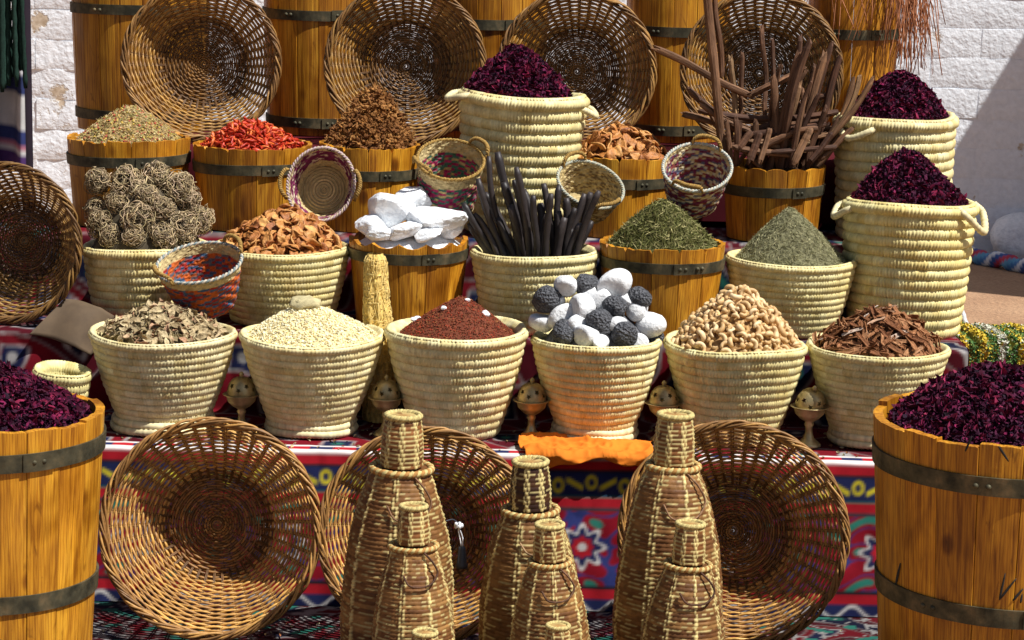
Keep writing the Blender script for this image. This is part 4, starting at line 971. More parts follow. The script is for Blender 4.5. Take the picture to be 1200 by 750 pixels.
for k, (c, px, py, rpx) in enumerate(ST):
    q = on_heap(hpS, px, py, YF); s = rpx*mpp(YF)*1.0
    o = add('pumice_stone', stone_mesh(30+k, 'white' if c == 'w' else 'black', s), MAT['white_stone' if c == 'w' else 'black_stone'])
    o.location = q-np.array([0, -1, 0])*0.004; o.rotation_euler = tuple(rs.uniform(-0.7, 0.7, 3)+np.array([0, 0, rs.uniform(0, 6)]))
    tag(o, 'smooth chalk-white pumice stone in the straw basket' if c == 'w' else 'porous black pumice stone in the straw basket', 'stone', 'white pumice stones' if c == 'w' else 'black pumice stones')
mb = MB(); hpS.core(mb, (0.12, 0.12, 0.13), sink=0.02); tag(add('gravel_fill', mb.mesh('gravel_fill'), MAT['heap']), 'grey rubble under the pumice stones in the basket', 'rubble', kind='stuff')
# root balls
def ball_mesh(seed):
    rs = np.random.RandomState(seed); mb = MB(); V, F = ICO2; mb.put(V*(0.7+0.12*SinNoise(seed, 8)(V, 2))[:, None], F, (0.06, 0.045, 0.028))
    for k in range(170):
        a = rs.normal(size=3); a /= np.linalg.norm(a); b_ = np.cross(a, rs.normal(size=3)); b_ /= np.linalg.norm(b_)
        t = np.linspace(0, rs.uniform(0.9, 2.2), 9); r = (rs.uniform(0.72, 1.06)+0.09*np.sin(t*rs.uniform(3, 9)+rs.uniform(0, 6)))*(1+0.2*SinNoise(seed, 8)(a[None], 1.6)[0]); c = np.cross(a, b_)
        P = (np.cos(t)[:, None]*a+np.sin(t)[:, None]*b_+0.16*np.sin(t*rs.uniform(4, 9)+rs.uniform(0, 6))[:, None]*c)*r[:, None]
        mb.put(*tube(P, 0.026*rs.uniform(.6, 1.5), 4), np.array([0.46, 0.36, 0.22])*rs.uniform(0.3, 1.4)*np.array([1, rs.uniform(.92, 1.02), rs.uniform(.8, 1.05)]))
    return mb.mesh('root_ball')
RB = [ball_mesh(i) for i in range(3)]
hpB = heap_on('s0', 172, 205, BASKETS, seed=320, rough=0, dome=0.9, rin=0.98)
for k, (zx, zy, zr) in enumerate(((395, 112, 52), (520, 125, 72), (640, 92, 62), (480, 195, 50), (720, 140, 66), (765, 185, 55), (415, 285, 64), (560, 265, 64), (660, 225, 52), (735, 290, 62), (815, 270, 58), (665, 335, 56), (545, 335, 46), (455, 335, 44), (600, 170, 50), (395, 225, 50), (745, 335, 44))):
    px, py, rp = zx/3.488, 180+zy/3.488, zr/3.488
    q = on_heap(hpB, px, py+2, YS); s = rp*mpp(YS)*1.05
    o = add('root_ball', RB[k % 3], MAT['fibre']); o.location = q+np.array([0, 0.01, 0]); o.scale = (s, s, s*0.9); o.rotation_euler = tuple(rs.uniform(0, 6, 3))
    tag(o, 'tangled ball of dry grey-brown roots in the straw basket', 'root', 'root balls in the straw basket')
mb = MB(); hpB.core(mb, (0.07, 0.055, 0.035), sink=0.02); tag(add('root_fill', mb.mesh('root_fill'), MAT['heap']), 'dark broken roots under the root balls', 'roots', kind='stuff')
# white crystals in the tub
def crystal_mesh(seed, sc):
    V, F = ICO4; V = V.copy(); rs = np.random.RandomState(seed)
    for k in range(24):
        n_ = rs.normal(size=3); n_ /= np.linalg.norm(n_); t = V@n_; V -= np.clip(t-rs.uniform(.62, .9), 0, None)[:, None]*n_*0.85
    V = V*(1+0.07*SinNoise(seed, 10)(V, 3)+0.035*SinNoise(seed+1, 12)(V, 13))[:, None]*np.array(sc)
    return mesh_np('crystal', V, F, smooth=False)
for k, (px, py, rx, ry_, dy) in enumerate(((456, 245, 36, 27, 0.01), (484, 238, 30, 22, 0.05), (509, 258, 39, 19, -0.045), (437, 266, 25, 14, -0.03), (472, 271, 29, 12, -0.085), (530, 268, 19, 13, -0.02), (500, 274, 22, 10, -0.095), (446, 275, 20, 9, -0.085))):
    s = mpp(YS); o = add('white_crystal', crystal_mesh(400+k, (rx*s, rx*s*0.85, ry_*s)), MAT['crystal']); o.location = at_Y(px, py, YS+dy)
    o.rotation_euler = (rs.uniform(-.3, .3), rs.uniform(-.3, .3), rs.uniform(-3, 3)); tag(o, 'translucent white crystal lump in the wooden tub', 'crystal', 'white crystal lumps in the tub')
b_ = TUB['b1']; hpC = Heap((b_['c'][0], YS), b_['R']-0.014, b_['c'][2]-0.02, b_['c']+np.array([0, 0, 0.022]), seed=4, rough=0.25, rfreq=45, dome=0.9); mb = MB(); hpC.core(mb, (0.7, 0.71, 0.72))
tag(add('crystal_fill', mb.mesh('crystal_fill'), MAT['crystal']), 'crushed white crystal filling the tub under the lumps', 'crystal', kind='stuff')
# dark sticks and cinnamon
def stick(name, p0, p1, rad, mat, label, cat, group, seed, bend=0.06, sides=10, hollow=False, ridge=0.0):
    """built along its own z axis, so that the grain runs along the stick"""
    rs = np.random.RandomState(seed); p0 = np.array(p0); p1 = np.array(p1); L = np.linalg.norm(p1-p0); n = 18
    t = np.linspace(0, 1, n); s1 = rs.normal(size=2)*bend*L*0.4; s2_ = rs.normal(size=2)*bend*L*0.14
    P = np.stack([s1[0]*np.sin(PI*t)+s2_[0]*np.sin(3*PI*t), s1[1]*np.sin(PI*t)+s2_[1]*np.sin(2*PI*t), L*t], -1)
    if hollow:                                        # a rolled quill
        m_ = 15; a = np.linspace(0, 2*PI*1.3, m_); rr = rad*(1.0-0.45*a/a.max())*(1+ridge*0.6*rs.normal(size=m_)); a0 = rs.uniform(0, 6)
        G = P[:, None, :]+rr[None, :, None]*np.stack([np.cos(a+a0), np.sin(a+a0), 0*a], -1)[None]
        G[0, :, 2] += rs.uniform(-1, 1, m_)*rad*0.9; G[-1, :, 2] += rs.uniform(-1.4, 1, m_)*rad
        G[..., :2] += rs.normal(size=G.shape[:2]+(2,))*rad*0.04; Vv, F = solid_sheet(G, rad*0.22)
    else:
        prof = rad*np.r_[0.72, 0.97, np.ones(n-4), 0.95, 0.68]*(1+(0.02 if ridge else 0.05)*rs.normal(size=n)); V, F = tube(P, prof, sides)
        rg = 1+ridge*rs.normal(size=sides); k = n*sides; V[:k] = P.repeat(sides, 0)+(V[:k]-P.repeat(sides, 0))*np.tile(rg, n)[:, None]
        if ridge: V[(n-1)*sides:k, 2] += rs.uniform(-1.5, 1, sides)*rad
        Vv = V
    me = mesh_np(name, Vv, F, smooth=not ridge); o = add(name, me, mat); o.location = p0
    o.rotation_euler = Vector(p1-p0).to_track_quat('Z', 'Y').to_euler(); tag(o, label, cat, group)
rs = np.random.RandomState(8); bk = BASKETS['s2']
tops = [(583, 178), (573, 183), (560, 209), (543, 238), (568, 226), (590, 214), (602, 211), (572, 240), (625, 229), (633, 238), (646, 227), (655, 217), (662, 255), (670, 268), (685, 227), (692, 226), (702, 224), (694, 259), (641, 252), (614, 222), (655, 247), (556, 250), (674, 244), (583, 255), (598, 240), (612, 252), (627, 262), (605, 196), (550, 262), (664, 232), (680, 262), (637, 215)]
LL = 'black-brown dried stick standing in the straw basket'
for k, (tx, ty) in enumerate(tops):
    dep = rs.uniform(-0.085, 0.07); bx = 636+(tx-628)*0.36+rs.uniform(-12, 12); Yq = bk['Y']+dep
    p0 = at_Y(bx, 318, bk['Y']+dep*0.6); p0[2] = bk['c'][2]-0.10; stick('dried_stick', p0, at_Y(tx, ty, Yq), 4.3*mpp(YS)*rs.uniform(.82, 1.2), MAT['licorice'], LL, 'stick', 'black-brown sticks in the straw basket', 500+k, 0.07)
LB = Heap((bk['c'][0], bk['Y']), bk['R']*0.9, bk['c'][2]-0.03, bk['c']+np.array([0, 0, -0.02]), seed=3, rough=0.6); mb = MB(); LB.core(mb, (0.03, 0.022, 0.02)); tag(add('stick_fill', mb.mesh('stick_fill'), MAT['heap']), 'dark broken stick bits at the foot of the upright sticks', 'bits', kind='stuff')
tb = TUB['t5']; Yc = tb['Y']; CG = 'cinnamon sticks in the tub'
CL = [((828, -14), (850, 176), 7.2, -.06, 0), ((838, -6), (846, 90), 5, -.05, 0), ((766, 56), (880, 112), 6.5, .05, 1), ((880, 112), (942, 80), 6.5, .02, 1), ((806, 104), (872, 160), 6, 0, 1), ((818, 130), (982, 131), 5.5, -.02, 0), ((822, 122), (905, 168), 6, -.04, 1),
      ((936, 62), (902, 192), 7.5, -.05, 1), ((950, 46), (916, 195), 7, -.07, 1), ((967, 62), (930, 195), 7, .0, 0), ((984, 66), (948, 195), 6.5, .03, 1), ((1024, 90), (950, 192), 5, -.06, 0), ((1000, 92), (965, 180), 5, .03, 0), ((893, 30), (899, 150), 4.5, .07, 0), ((905, 46), (908, 140), 4, .08, 0),
      ((856, 66), (862, 150), 5, .06, 0), ((870, 62), (868, 150), 4, .07, 0), ((975, 50), (938, 190), 5.5, .05, 0), ((938, 42), (934, 150), 5, .09, 0), ((870, 152), (960, 142), 5.5, .0, 0), ((848, 142), (975, 150), 5, .02, 0), ((880, 165), (970, 158), 5, -.05, 1), ((800, 134), (862, 150), 6.5, .03, 0), ((865, 175), (880, 155), 6, -.09, 1), ((878, 190), (890, 155), 6.5, -.1, 0), ((890, 190), (902, 150), 5.5, -.1, 1), ((930, 192), (950, 150), 6.5, -.1, 1), ((948, 190), (975, 155), 5.5, -.09, 0), ((962, 186), (1000, 150), 5, -.07, 0), ((905, 178), (980, 172), 5, -.09, 0), ((858, 172), (930, 182), 6, -.09, 0), ((918, 130), (968, 112), 5.5, .04, 0), ((945, 82), (915, 150), 5, .04, 0), ((955, 75), (940, 140), 4.5, .0, 0)]
CS = 'brown cinnamon quill among the sticks in the tub'
for k, (a, c, r_, dep, hol) in enumerate(CL):
    lo = at_Y(c[0], c[1], Yc+dep*0.8); hi = at_Y(a[0], a[1], Yc+dep)
    if c[1] > 165 and abs(c[1]-a[1]) > 60: lo = lo+(lo-hi)/np.linalg.norm(lo-hi)*0.07
    stick('cinnamon_stick', lo, hi, r_*mpp(Yc)*0.66, MAT['cinnamon'], CS, 'cinnamon', CG, 600+k, 0.06, 10, bool(hol) and k % 3 == 0, 0.07)
rs = np.random.RandomState(77)
for k in range(58):
    up = k < 36; px = rs.uniform(856, 957); dep = rs.uniform(-0.09, 0.09); lean = rs.normal()*16
    if up: a, c = (px+lean+rs.uniform(0, 30)*(px > 890), rs.uniform(75, 165) if px > 895 else rs.uniform(130, 170)), (px, 197)
    else: a, c = (rs.uniform(850, 900), rs.uniform(150, 178)), (rs.uniform(915, 985), rs.uniform(140, 178))
    stick('cinnamon_stick', at_Y(*c, Yc+dep), at_Y(*a, Yc+dep), rs.uniform(2.4, 4.2)*mpp(Yc), MAT['cinnamon'], CS, 'cinnamon', CG, 700+k, 0.06, 10, rs.uniform() < 0.15, 0.07)
CB = Heap((tb['c'][0], Yc), tb['R']-0.013, tb['c'][2]-0.04, tb['c']+np.array([0, 0, 0.02]), seed=3, rough=0.6); mb = MB(); CB.core(mb, (0.05, 0.025, 0.012), sink=0.01)
tag(add('bark_fill', mb.mesh('bark_fill'), MAT['heap']), 'dark broken bark at the foot of the cinnamon sticks', 'bark', kind='stuff')

# ------------------------------------------------------------------ small woven baskets with rope handles
def mini_basket(px, py, Y, axis, Rt, Rb, H, pal, label, seed, rimcol, bands, spin=0.0, handles=True):
    """axis = direction of the opening; (px,py) = centre of the opening"""
    rs = np.random.RandomState(seed); z = Vector(axis).normalized(); x = Vector((0, 0, 1)).cross(z); x = x.normalized() if x.length > 1e-3 else Vector((1, 0, 0)); y = z.cross(x)
    m3 = Matrix((x, y, z)).transposed() @ Matrix.Rotation(spin, 3, 'Z'); c = Vector(at_Y(px, py, Y))
    root = empty('woven_basket', c-z*H); root.rotation_euler = m3.to_euler()
    nc, nr = 56, 20; sub = 2; mb = MB()
    ns = nc*sub; rows = nr*sub
    th = np.linspace(0, 2*PI, ns, endpoint=False)[None]; t = np.linspace(0, 1, rows)[:, None]
    R = Rb+(Rt-Rb)*(t**0.75); ci = (np.arange(ns)//sub)[None]; ri = (np.arange(rows)//sub)[:, None]
    over = ((ci+ri) % 4 < 2); R2 = R+np.where(over, 0.0012, -0.0012)+0.0006*rs.normal(size=(rows, ns))
    sq = 1+0.06*np.cos(2*th+seed)
    pal = np.array(pal); ix = ((np.arange(nc)[None]//2+np.abs(np.arange(nr)[:, None] % 8-4)) % len(pal)); rd = rs.uniform(size=(nr, nc)) < 0.18; ix[rd] = rs.randint(0, len(pal), rd.sum()); cellc = pal[ix]*(1+0.12*rs.normal(size=(nr, nc, 1)))
    plain = np.array([0.50, 0.39, 0.19]); tcell = (np.arange(nr)+0.5)/nr
    C = np.zeros((nr, nc, 3))+plain*(1+0.12*rs.normal(size=(nr, nc, 1)))
    for (b0, b1, dens) in bands:
        mk = ((tcell >= b0) & (tcell < b1))[:, None] & (rs.uniform(size=(nr, nc)) < dens); C[mk] = cellc[mk]
    C = C[ri.repeat(ns, 1), ci.repeat(rows, 0)]
    def sheet(off, flip):
        r = (R2+off)*sq; V = np.stack([r*np.cos(th), r*np.sin(th), H*t+0*th], -1).reshape(-1, 3); F = gridF(rows, ns, wrap_c=True)
        mb.put(V, F[:, ::-1] if flip else F, np.clip(C.reshape(-1, 3), .01, 1))
    sheet(0, False); sheet(-0.004, True)
    q_ = np.linspace(0.02, 0.99, 24); Vb, Fb = lathe(np.stack([Rb*q_, 0.003+0.0016*np.sin(np.arange(24)*PI*0.67)], -1), 60); mb.put(Vb, Fb, np.repeat(plain*(1+0.18*rs.normal(size=(24, 1))), 60, 0)*(1+0.1*rs.normal(size=(24*60, 1))))
    body = add('body', mb.mesh('body', smooth=False), MAT['weave'], root)
    mb = MB()
    for k in range(2):
        a = np.linspace(0, 2*PI, 200, endpoint=False); tw = a*34+k*PI; s_ = 1+0.06*np.cos(2*a+seed); rr = Rt*s_+0.0022*np.cos(tw)
        mb.put(*tube(np.stack([rr*np.cos(a), rr*np.sin(a), H+0.0025*np.sin(tw)], -1), 0.0028, 5, closed=True), np.array(rimcol[k]))
    add('rim', mb.mesh('rim'), MAT['rope'], root)
    if handles:
        for a0 in (0.0, PI):
            mb = MB()
            for k in range(2):
                s = np.linspace(-1, 1, 60); aa = a0+s*0.42*1.0; rr = Rt+0.004+0.008*(1-s**2)
                zz = H-0.004+0.026*np.sqrt(np.clip(1-s**4, 0, 1)); tw = s*26+k*PI
                mb.put(*tube(np.stack([(rr+0.003*np.cos(tw))*np.cos(aa), (rr+0.003*np.cos(tw))*np.sin(aa), zz+0.003*np.sin(tw)], -1), 0.0030, 5), np.array([0.36, 0.22, 0.065])*(1 if k else 0.8))
            add('handle', mb.mesh('handle'), MAT['rope'], root)
    tag(root, label, 'basket', 'small woven baskets with rope handles')
    return root
TANC = (0.42, 0.31, 0.13); PINK = (0.33, 0.02, 0.09); GRN = (0.05, 0.14, 0.10); PUR = (0.14, 0.02, 0.06); ORN = (0.46, 0.10, 0.02); BLUE = (0.05, 0.11, 0.20); CRM = (0.60, 0.52, 0.36); REDD = (0.36, 0.03, 0.02)
mini_basket(376, 216, 5.71, (-0.02, -1, 0.30), 0.088, 0.062, 0.085, [PUR, PUR, (0.2, .03, .09), CRM], 'small woven basket lying open above the dried slices, plum zigzag inside', 701, [(0.50, 0.40, 0.30), (0.46, 0.34, 0.36)], [(0.30, 0.88, 1.0)], 0.0)
mini_basket(528, 187, 5.70, (0.08, -0.48, 1), 0.088, 0.070, 0.135, [PINK, GRN, PINK, TANC, GRN], 'small woven basket with pink and green checks behind the white crystals', 702, [(0.38, 0.24, 0.07), (0.30, 0.18, 0.05)], [(0.04, 0.74, 1.0)], 0.5)
mini_basket(692, 216, 5.715, (0.22, -0.75, 1), 0.082, 0.055, 0.085, [TANC, (0.2, 0.13, 0.06)], 'small plain woven basket with grey-green rim behind the upright sticks', 703, [(0.38, 0.40, 0.33), (0.50, 0.46, 0.34)], [(0.0, 0.9, 0.5)], 1.9)
mini_basket(817, 196, 5.71, (0.04, -0.66, 1), 0.089, 0.062, 0.115, [PUR, (0.22, .05, .04), CRM, (0.10, 0.10, 0.15)], 'small woven basket with dark red checks above the green herb', 704, [(0.42, 0.46, 0.42), (0.55, 0.50, 0.40)], [(0.05, 0.88, 0.85)], 1.2)
mini_basket(233, 308, 5.37, (-0.13, -0.42, 1), 0.096, 0.058, 0.125, [ORN, ORN, BLUE, REDD, (0.10, 0.10, 0.12)], 'small woven basket with orange and blue wool bands behind the dry leaves', 705, [(0.22, 0.27, 0.27), (0.55, 0.48, 0.38)], [(0.0, 0.78, 1.0)], 0.9)

# ------------------------------------------------------------------ lidded bottle baskets
def bottle(px, ytop, Y, scale, label, seed, H=None, tilt=(0, 0), pale=8, dark=1.0, lid_r=0.040, sh_r=0.060, rmax=0.115, lid_h=0.108, lidtone=1.25):
    rs = np.random.RandomState(seed); top = at_Y(px, ytop, Y); Htot = top[2]-0.010
    lh = lid_h*scale; H = Htot-lh; root = empty('bottle_basket', (top[0], Y, 0.009), (tilt[0], tilt[1], rs.uniform(0, 6)))
    ks = np.array([0, .06, .25, .45, .65, .80, .92, 1.0]); rv = np.array([.84, .93, 1.0, .97, .875, .745, .60, sh_r/rmax])*rmax*scale
    ch = 0.0088*(0.6+0.4*scale); nco = int(H/ch); per = 3; ns = 132; rows = nco*per
    t = (np.arange(rows)+0.5)/rows; r = np.interp(t, ks, rv); k7 = np.ones(9)/9; r = np.convolve(np.pad(r, 4, 'edge'), k7, 'valid')
    ph = (np.arange(rows) % per+0.5)/per; rid = np.arange(rows)//per
    th = np.linspace(0, 2*PI, ns, endpoint=False); b_ = (np.sin(PI*ph)*ch*0.42)[:, None]
    # pale chain stitches in upright columns
    cen = np.arange(pale)/pale*2*PI; wd = np.where(np.arange(pale) % 2 == 0, 0.085, 0.05)
    dth = np.abs((th[None]-cen[:, None]+PI) % (2*PI)-PI); band = (dth < wd[:, None]).any(0)
    core_ = (dth < 0.2*wd[:, None]).any(0)
    stitch = band[None] & (((np.arange(ns)[None]+rid[:, None]*3) % 4) != 0) & ~core_[None]
    lumps = np.where(stitch, ch*0.30, 0)+0.0005*rs.normal(size=(rows, ns))
    R = r[:, None]+b_+lumps+0*th; P0 = np.stack([np.cos(th)[None]+0*R, np.sin(th)[None]+0*R, (t*H)[:, None]*8+0*R], -1)
    lf = SinNoise(seed, 8)(P0.reshape(-1, 3), 1.5).reshape(R.shape)*0.0025; R = R+lf
    V = np.stack([R*np.cos(th), R*np.sin(th), (t*H)[:, None]+0*R+lf*0.6], -1).reshape(-1, 3)
    br = np.array([0.15, 0.060, 0.018])*dark; tn = np.array([0.34, 0.175, 0.055])*dark; pl = np.array([0.68, 0.55, 0.23])
    q = np.clip(0.35+0.35*rs.normal(size=(nco, 1))+0.15*rs.normal(size=(nco, ns//6)), 0, 1)[rid][:, np.arange(ns)//6]
    C = br*(1-q[..., None])+tn*q[..., None]
    thin = (np.arange(rows) % per == per-1)[:, None] & (rs.uniform(size=(rows, ns//3))[:, np.arange(ns)//3] < 0.32)
    C = np.where(thin[..., None], pl*0.68, C)
    C = np.where(stitch[..., None], pl*(1+0.12*rs.normal(size=(rows, ns, 1))), C)
    body = add('body', mesh_np('body', V, gridF(rows, ns, wrap_c=True), np.clip(C, .01, 1).reshape(-1, 3)), MAT['reed'], root)
    def ropering(rr, z, rad, twists, cols, name, parent):
        mb = MB(); n = 120; a = np.linspace(0, 2*PI, n, endpoint=False)
        for k in range(2):
            tw = a*twists+k*PI; mb.put(*tube(np.stack([(rr+rad*.6*np.cos(tw))*np.cos(a), (rr+rad*.6*np.cos(tw))*np.sin(a), z+rad*.6*np.sin(tw)], -1), rad, 5, closed=True), cols[k])
        return add(name, mb.mesh(name), MAT['rope'], parent)
    shr = r[-1]; ropering(shr+0.002, H, 0.0042*scale+0.001, 22, (pl*0.8, tn*1.2), 'shoulder_rim', root)
    Vs, Fs = lathe([(0.001, H+0.001), (shr, H+0.001)], 40); add('shoulder', mesh_np('shoulder', Vs, Fs, br*np.ones((len(Vs), 1))), MAT['reed'], root)
    # lid: a slightly waisted cap with its own coils
    lr = lid_r*scale; nl = int(lh/ch); rows = nl*per; t = (np.arange(rows)+0.5)/rows; ph = (np.arange(rows) % per+.5)/per; rid = np.arange(rows)//per; ns = 80
    th = np.linspace(0, 2*PI, ns, endpoint=False)
    R = (lr*(1.0+0.16*t-0.36*t*t)+np.sin(PI*ph)*ch*0.35)[:, None]+0*th; cl = ((np.arange(ns) % 10) < 4)[None] & (((np.arange(ns)[None]+rid[:, None]) % 3) != 0)
    R = R+np.where(cl, ch*.2, 0); V = np.stack([R*np.cos(th), R*np.sin(th), (H+0.004+t*lh)[:, None]+0*R], -1).reshape(-1, 3)
    lt = lidtone; C = (br*lt)[None, None]*(1+0.4*rs.uniform(-1, 1.6, (nl, 1, 1))[rid])+np.zeros((rows, ns, 1))
    thin = (np.arange(rows) % per == per-1)[:, None] & (rs.uniform(size=(rows, ns//4))[:, np.arange(ns)//4] < 0.7*min(lt, 1)); C = np.where(thin[..., None], pl*0.75, C); C = np.where(cl[..., None], pl*0.92, C)
    V = np.concatenate([V, [[0, 0, H+lh+0.003]]]); C = np.concatenate([C.reshape(-1, 3), [tn*1.1]]); last = (rows-1)*ns; kk = np.arange(ns)
    lid = add('lid', mesh_np('lid', V, [gridF(rows, ns, wrap_c=True), np.stack([last+kk, last+(kk+1) % ns, np.full(ns, rows*ns)], -1)], np.clip(C, .01, 1)), MAT['reed'], root)
    ropering(R[-1].mean(), H+lh+0.002, 0.0035*scale+0.001, 18, (pl*0.85, pl*0.65), 'lid_rim', lid)
    # thong tied at the shoulder
    rot = root.rotation_euler[2]; a0 = -1.1-rot; rz = lambda z: np.interp(z/H, ks, rv)
    pts = [((rz(z)+o_)*math.cos(a0+a), (rz(z)+o_)*math.sin(a0+a), z) for a, z, o_ in ((0, H*.99, .006), (.25, H*.93, .013), (.35, H*.86, .012), (0.0, H*.80, .010), (-.5, H*.80, .010), (-.75, H*.86, .008))]
    add('thong', mesh_np('thong', *tube(spline(pts, 30), 0.0022, 5)), MAT['cinnamon'], root)
    tag(root, label, 'bottle basket', 'lidded bottle baskets'); return root
bottle(466, 488, 4.60, 1.0, 'large lidded bottle basket before the tray with the lamp socket', 801, tilt=(0.01, -0.02), sh_r=0.058)
bottle(628, 541, 4.62, 0.93, 'medium bottle basket with a dark lid beside the bare cloth', 802, dark=0.9, lid_r=0.042, lidtone=0.35, sh_r=0.055, tilt=(-0.02, 0.02))
bottle(789, 488, 4.60, 0.97, 'large lidded bottle basket before the tray by the marked barrel', 803, tilt=(0, 0.02), sh_r=0.049)
bottle(487, 596, 4.40, 0.72, 'small bottle basket standing before the large one by the lamp socket', 804, tilt=(-0.02, 0.03))
bottle(650, 614, 4.40, 0.68, 'small bottle basket standing before the dark-lidded one', 805, lid_r=0.044, sh_r=0.053, tilt=(0.02, -0.03))
bottle(803, 616, 4.40, 0.75, 'small bottle basket standing before the large one by the marked barrel', 806, dark=0.85, sh_r=0.054, tilt=(0.01, 0.04))
bottle(498, 742, 4.25, 0.62, 'tiny bottle basket, only its cap showing, beside the lamp-socket pair', 807)
bottle(654, 734, 4.25, 0.58, 'tiny bottle basket, only its cap showing, beside the dark-lidded pair', 808)

# ------------------------------------------------------------------ brass incense burners
def burner(px, pyfoot, Y, s, label, seed, lidtilt=0.0):
    p = at_Y(px, pyfoot, Y); root = empty('incense_burner', (p[0], Y, T1+0.002), (0, 0, seed*1.3))
    pr = [(0.030, 0), (0.031, .003), (0.026, .008), (.014, .018), (.009, .032), (.0085, .045), (.012, .052), (.009, .058), (.022, .066), (.034, .078), (.038, .092), (.046, .0955), (.0465, .097), (.037, .096), (.030, .084), (.001, .075)]
    pr = [(a*s, z*s) for a, z in pr]; V, F = lathe(pr, 48); add('cup', mesh_np('cup', V, F), MAT['brass'], root)
    # pierced dome: faces inside the star outlines are cut away
    nr, ns = 40, 140; ph = np.linspace(0, 1, nr)[:, None]; th = np.linspace(0, 2*PI, ns, endpoint=False)[None]
    r = (0.036*np.cos(ph*PI/2*0.93)**0.8)*s; z = 0.043*s*np.sin(ph*PI/2)
    V = np.stack([r*np.cos(th), r*np.sin(th), z+0*th], -1).reshape(-1, 3); F = gridF(nr, ns, wrap_c=True)
    cen = V[F].mean(1); tc_ = np.arctan2(cen[:, 1], cen[:, 0]); keep = np.ones(len(F), bool)
    for k in range(10):
        a0 = k*2*PI/10; z0 = (0.014 if k % 2 else 0.024)*s; du = ((tc_-a0+PI) % (2*PI)-PI)*np.hypot(cen[:, 0], cen[:, 1]); dv = cen[:, 2]-z0
        ang = np.arctan2(dv, du); rr = np.hypot(du, dv); sp = 0.0043*s*(1+0.75*np.abs(((ang+PI/2)/(2*PI/5)) % 1-0.5)*2-0.25); keep &= rr > sp
    lid = add('dome_lid', mesh_np('dome_lid', V, F[keep]), MAT['brass'], root, (0, 0, 0.0965*s)); lid.rotation_euler = (0, lidtilt, 0)
    kn = [(0.0055, .041), (.004, .045), (.0065, .049), (.0045, .054), (.001, .057)]; V, F = lathe([(a*s, b_*s) for a, b_ in kn], 20); add('knob', mesh_np('knob', V, F), MAT['brass'], lid)
    tag(root, label, 'incense burner', 'brass incense burners between the front baskets')
burner(452, 520, 5.21, 0.93, 'brass incense burner between the cream gum and red-brown spice baskets', 1)
burner(622, 520, 5.21, 0.93, 'brass incense burner between the red-brown spice and pumice baskets', 2)
burner(776, 520, 5.21, 0.93, 'brass incense burner between the pumice and cashew baskets', 3)
burner(947, 520, 5.19, 0.97, 'brass incense burner with a tilted lid between cashew and bark baskets', 4, 0.35)
burner(283, 520, 5.21, 0.93, 'brass incense burner between the dry leaf and cream gum baskets', 5)

# ------------------------------------------------------------------ loofah, orange cloth, lamp socket, card, etc.
p = at_Y(446, 460, 5.37); top = at_Y(440, 298, 5.41); H = top[2]-T1
nr, ns = 60, 72; t = np.linspace(0, 1, nr)[:, None]; th = np.linspace(0, 2*PI, ns, endpoint=False)[None]
r = 0.041*(1.0-0.40*t)*np.clip((1.02-t)/0.06, 0, 1)**0.4+0.0028*np.cos(9*th+0.5*np.sin(5*t))*np.sin(PI*np.clip(t*1.05, 0, 1))+0*t
r = r+0.0022*np.random.RandomState(3).normal(size=r.shape)
V = np.stack([r*np.cos(th)+0*t+(top[0]-p[0])*t, r*np.sin(th)+0.035*t, H*t+0*th], -1).reshape(-1, 3)
C = np.array([0.72, 0.50, 0.15])*(1+0.16*np.random.RandomState(2).normal(size=(len(V), 1)))
o = add('loofah', mesh_np('loofah', V, gridF(nr, ns, wrap_c=True), np.clip(C, .02, 1)), MAT['loofah']); o.location = (p[0], 5.365, T1+0.003)
rs = np.random.RandomState(19); mb = MB()
for k in range(620):
    t0 = rs.uniform(0.01, 0.97); a0 = rs.uniform(0, 2*PI); m_ = rs.uniform() < 0.6
    tt_ = np.clip(t0+np.linspace(0, rs.uniform(.05, .16) if m_ else rs.uniform(-.01, .02), 7), 0, 0.985); aa = a0+np.linspace(0, rs.uniform(-.35, .35) if m_ else rs.uniform(.5, 1.1), 7)
    r_ = 0.041*(1.0-0.40*tt_)*np.clip((1.02-tt_)/0.06, 0, 1)**0.4+0.0028*np.cos(9*aa+0.5*np.sin(5*tt_))*np.sin(PI*np.clip(tt_*1.05, 0, 1))+0.0012+0.0012*np.sin(np.linspace(0, 6, 7)+k)
    P = np.stack([r_*np.cos(aa)+(top[0]-p[0])*tt_, r_*np.sin(aa)+0.035*tt_, H*tt_], -1); mb.put(*tube(P, rs.uniform(.0006, .0011), 4), np.array([0.80, 0.60, 0.22])*rs.uniform(.7, 1.15))
add('fibre_net', mb.mesh('fibre_net'), MAT['fibre'], o)
tag(o, 'tall yellow ribbed loofah standing between baskets against the crystal tub', 'loofah')
# orange cloth over the edge
xa = at_Y(612, 535, Y1)[0]; xb = at_Y(768, 535, Y1)[0]; nu, nv = 90, 46
us = np.linspace(0, 1, nu); vs = np.linspace(0, 1, nv); U, V_ = np.meshgrid(us, vs); sn = SinNoise(33, 12); s2 = SinNoise(34, 12)
hang = 0.014+0.016*(1-U)+0.010*np.sin(U*7+1)+0.005*np.sin(U*19)
sdist = V_*(0.15+hang); on = sdist < 0.15; ov = np.clip(sdist-0.15, 0, 1)
Pp = np.stack([xa+(xb-xa)*U+0.010*np.sin(V_*5+U*3)*(U-0.5)*2, np.where(on, Y1+0.135-sdist, Y1-0.015), np.where(on, T1+0.004, T1+0.004-ov)], -1); q = Pp.reshape(-1, 3)
r1 = (1-np.abs(sn(q*np.array([1, 1.5, 1.5]), 26)).clip(0, 1))**3; r2 = (1-np.abs(s2(q, 60)).clip(0, 1))**3; r3 = (1-np.abs(SinNoise(35, 14)(q, 120)).clip(0, 1))**2
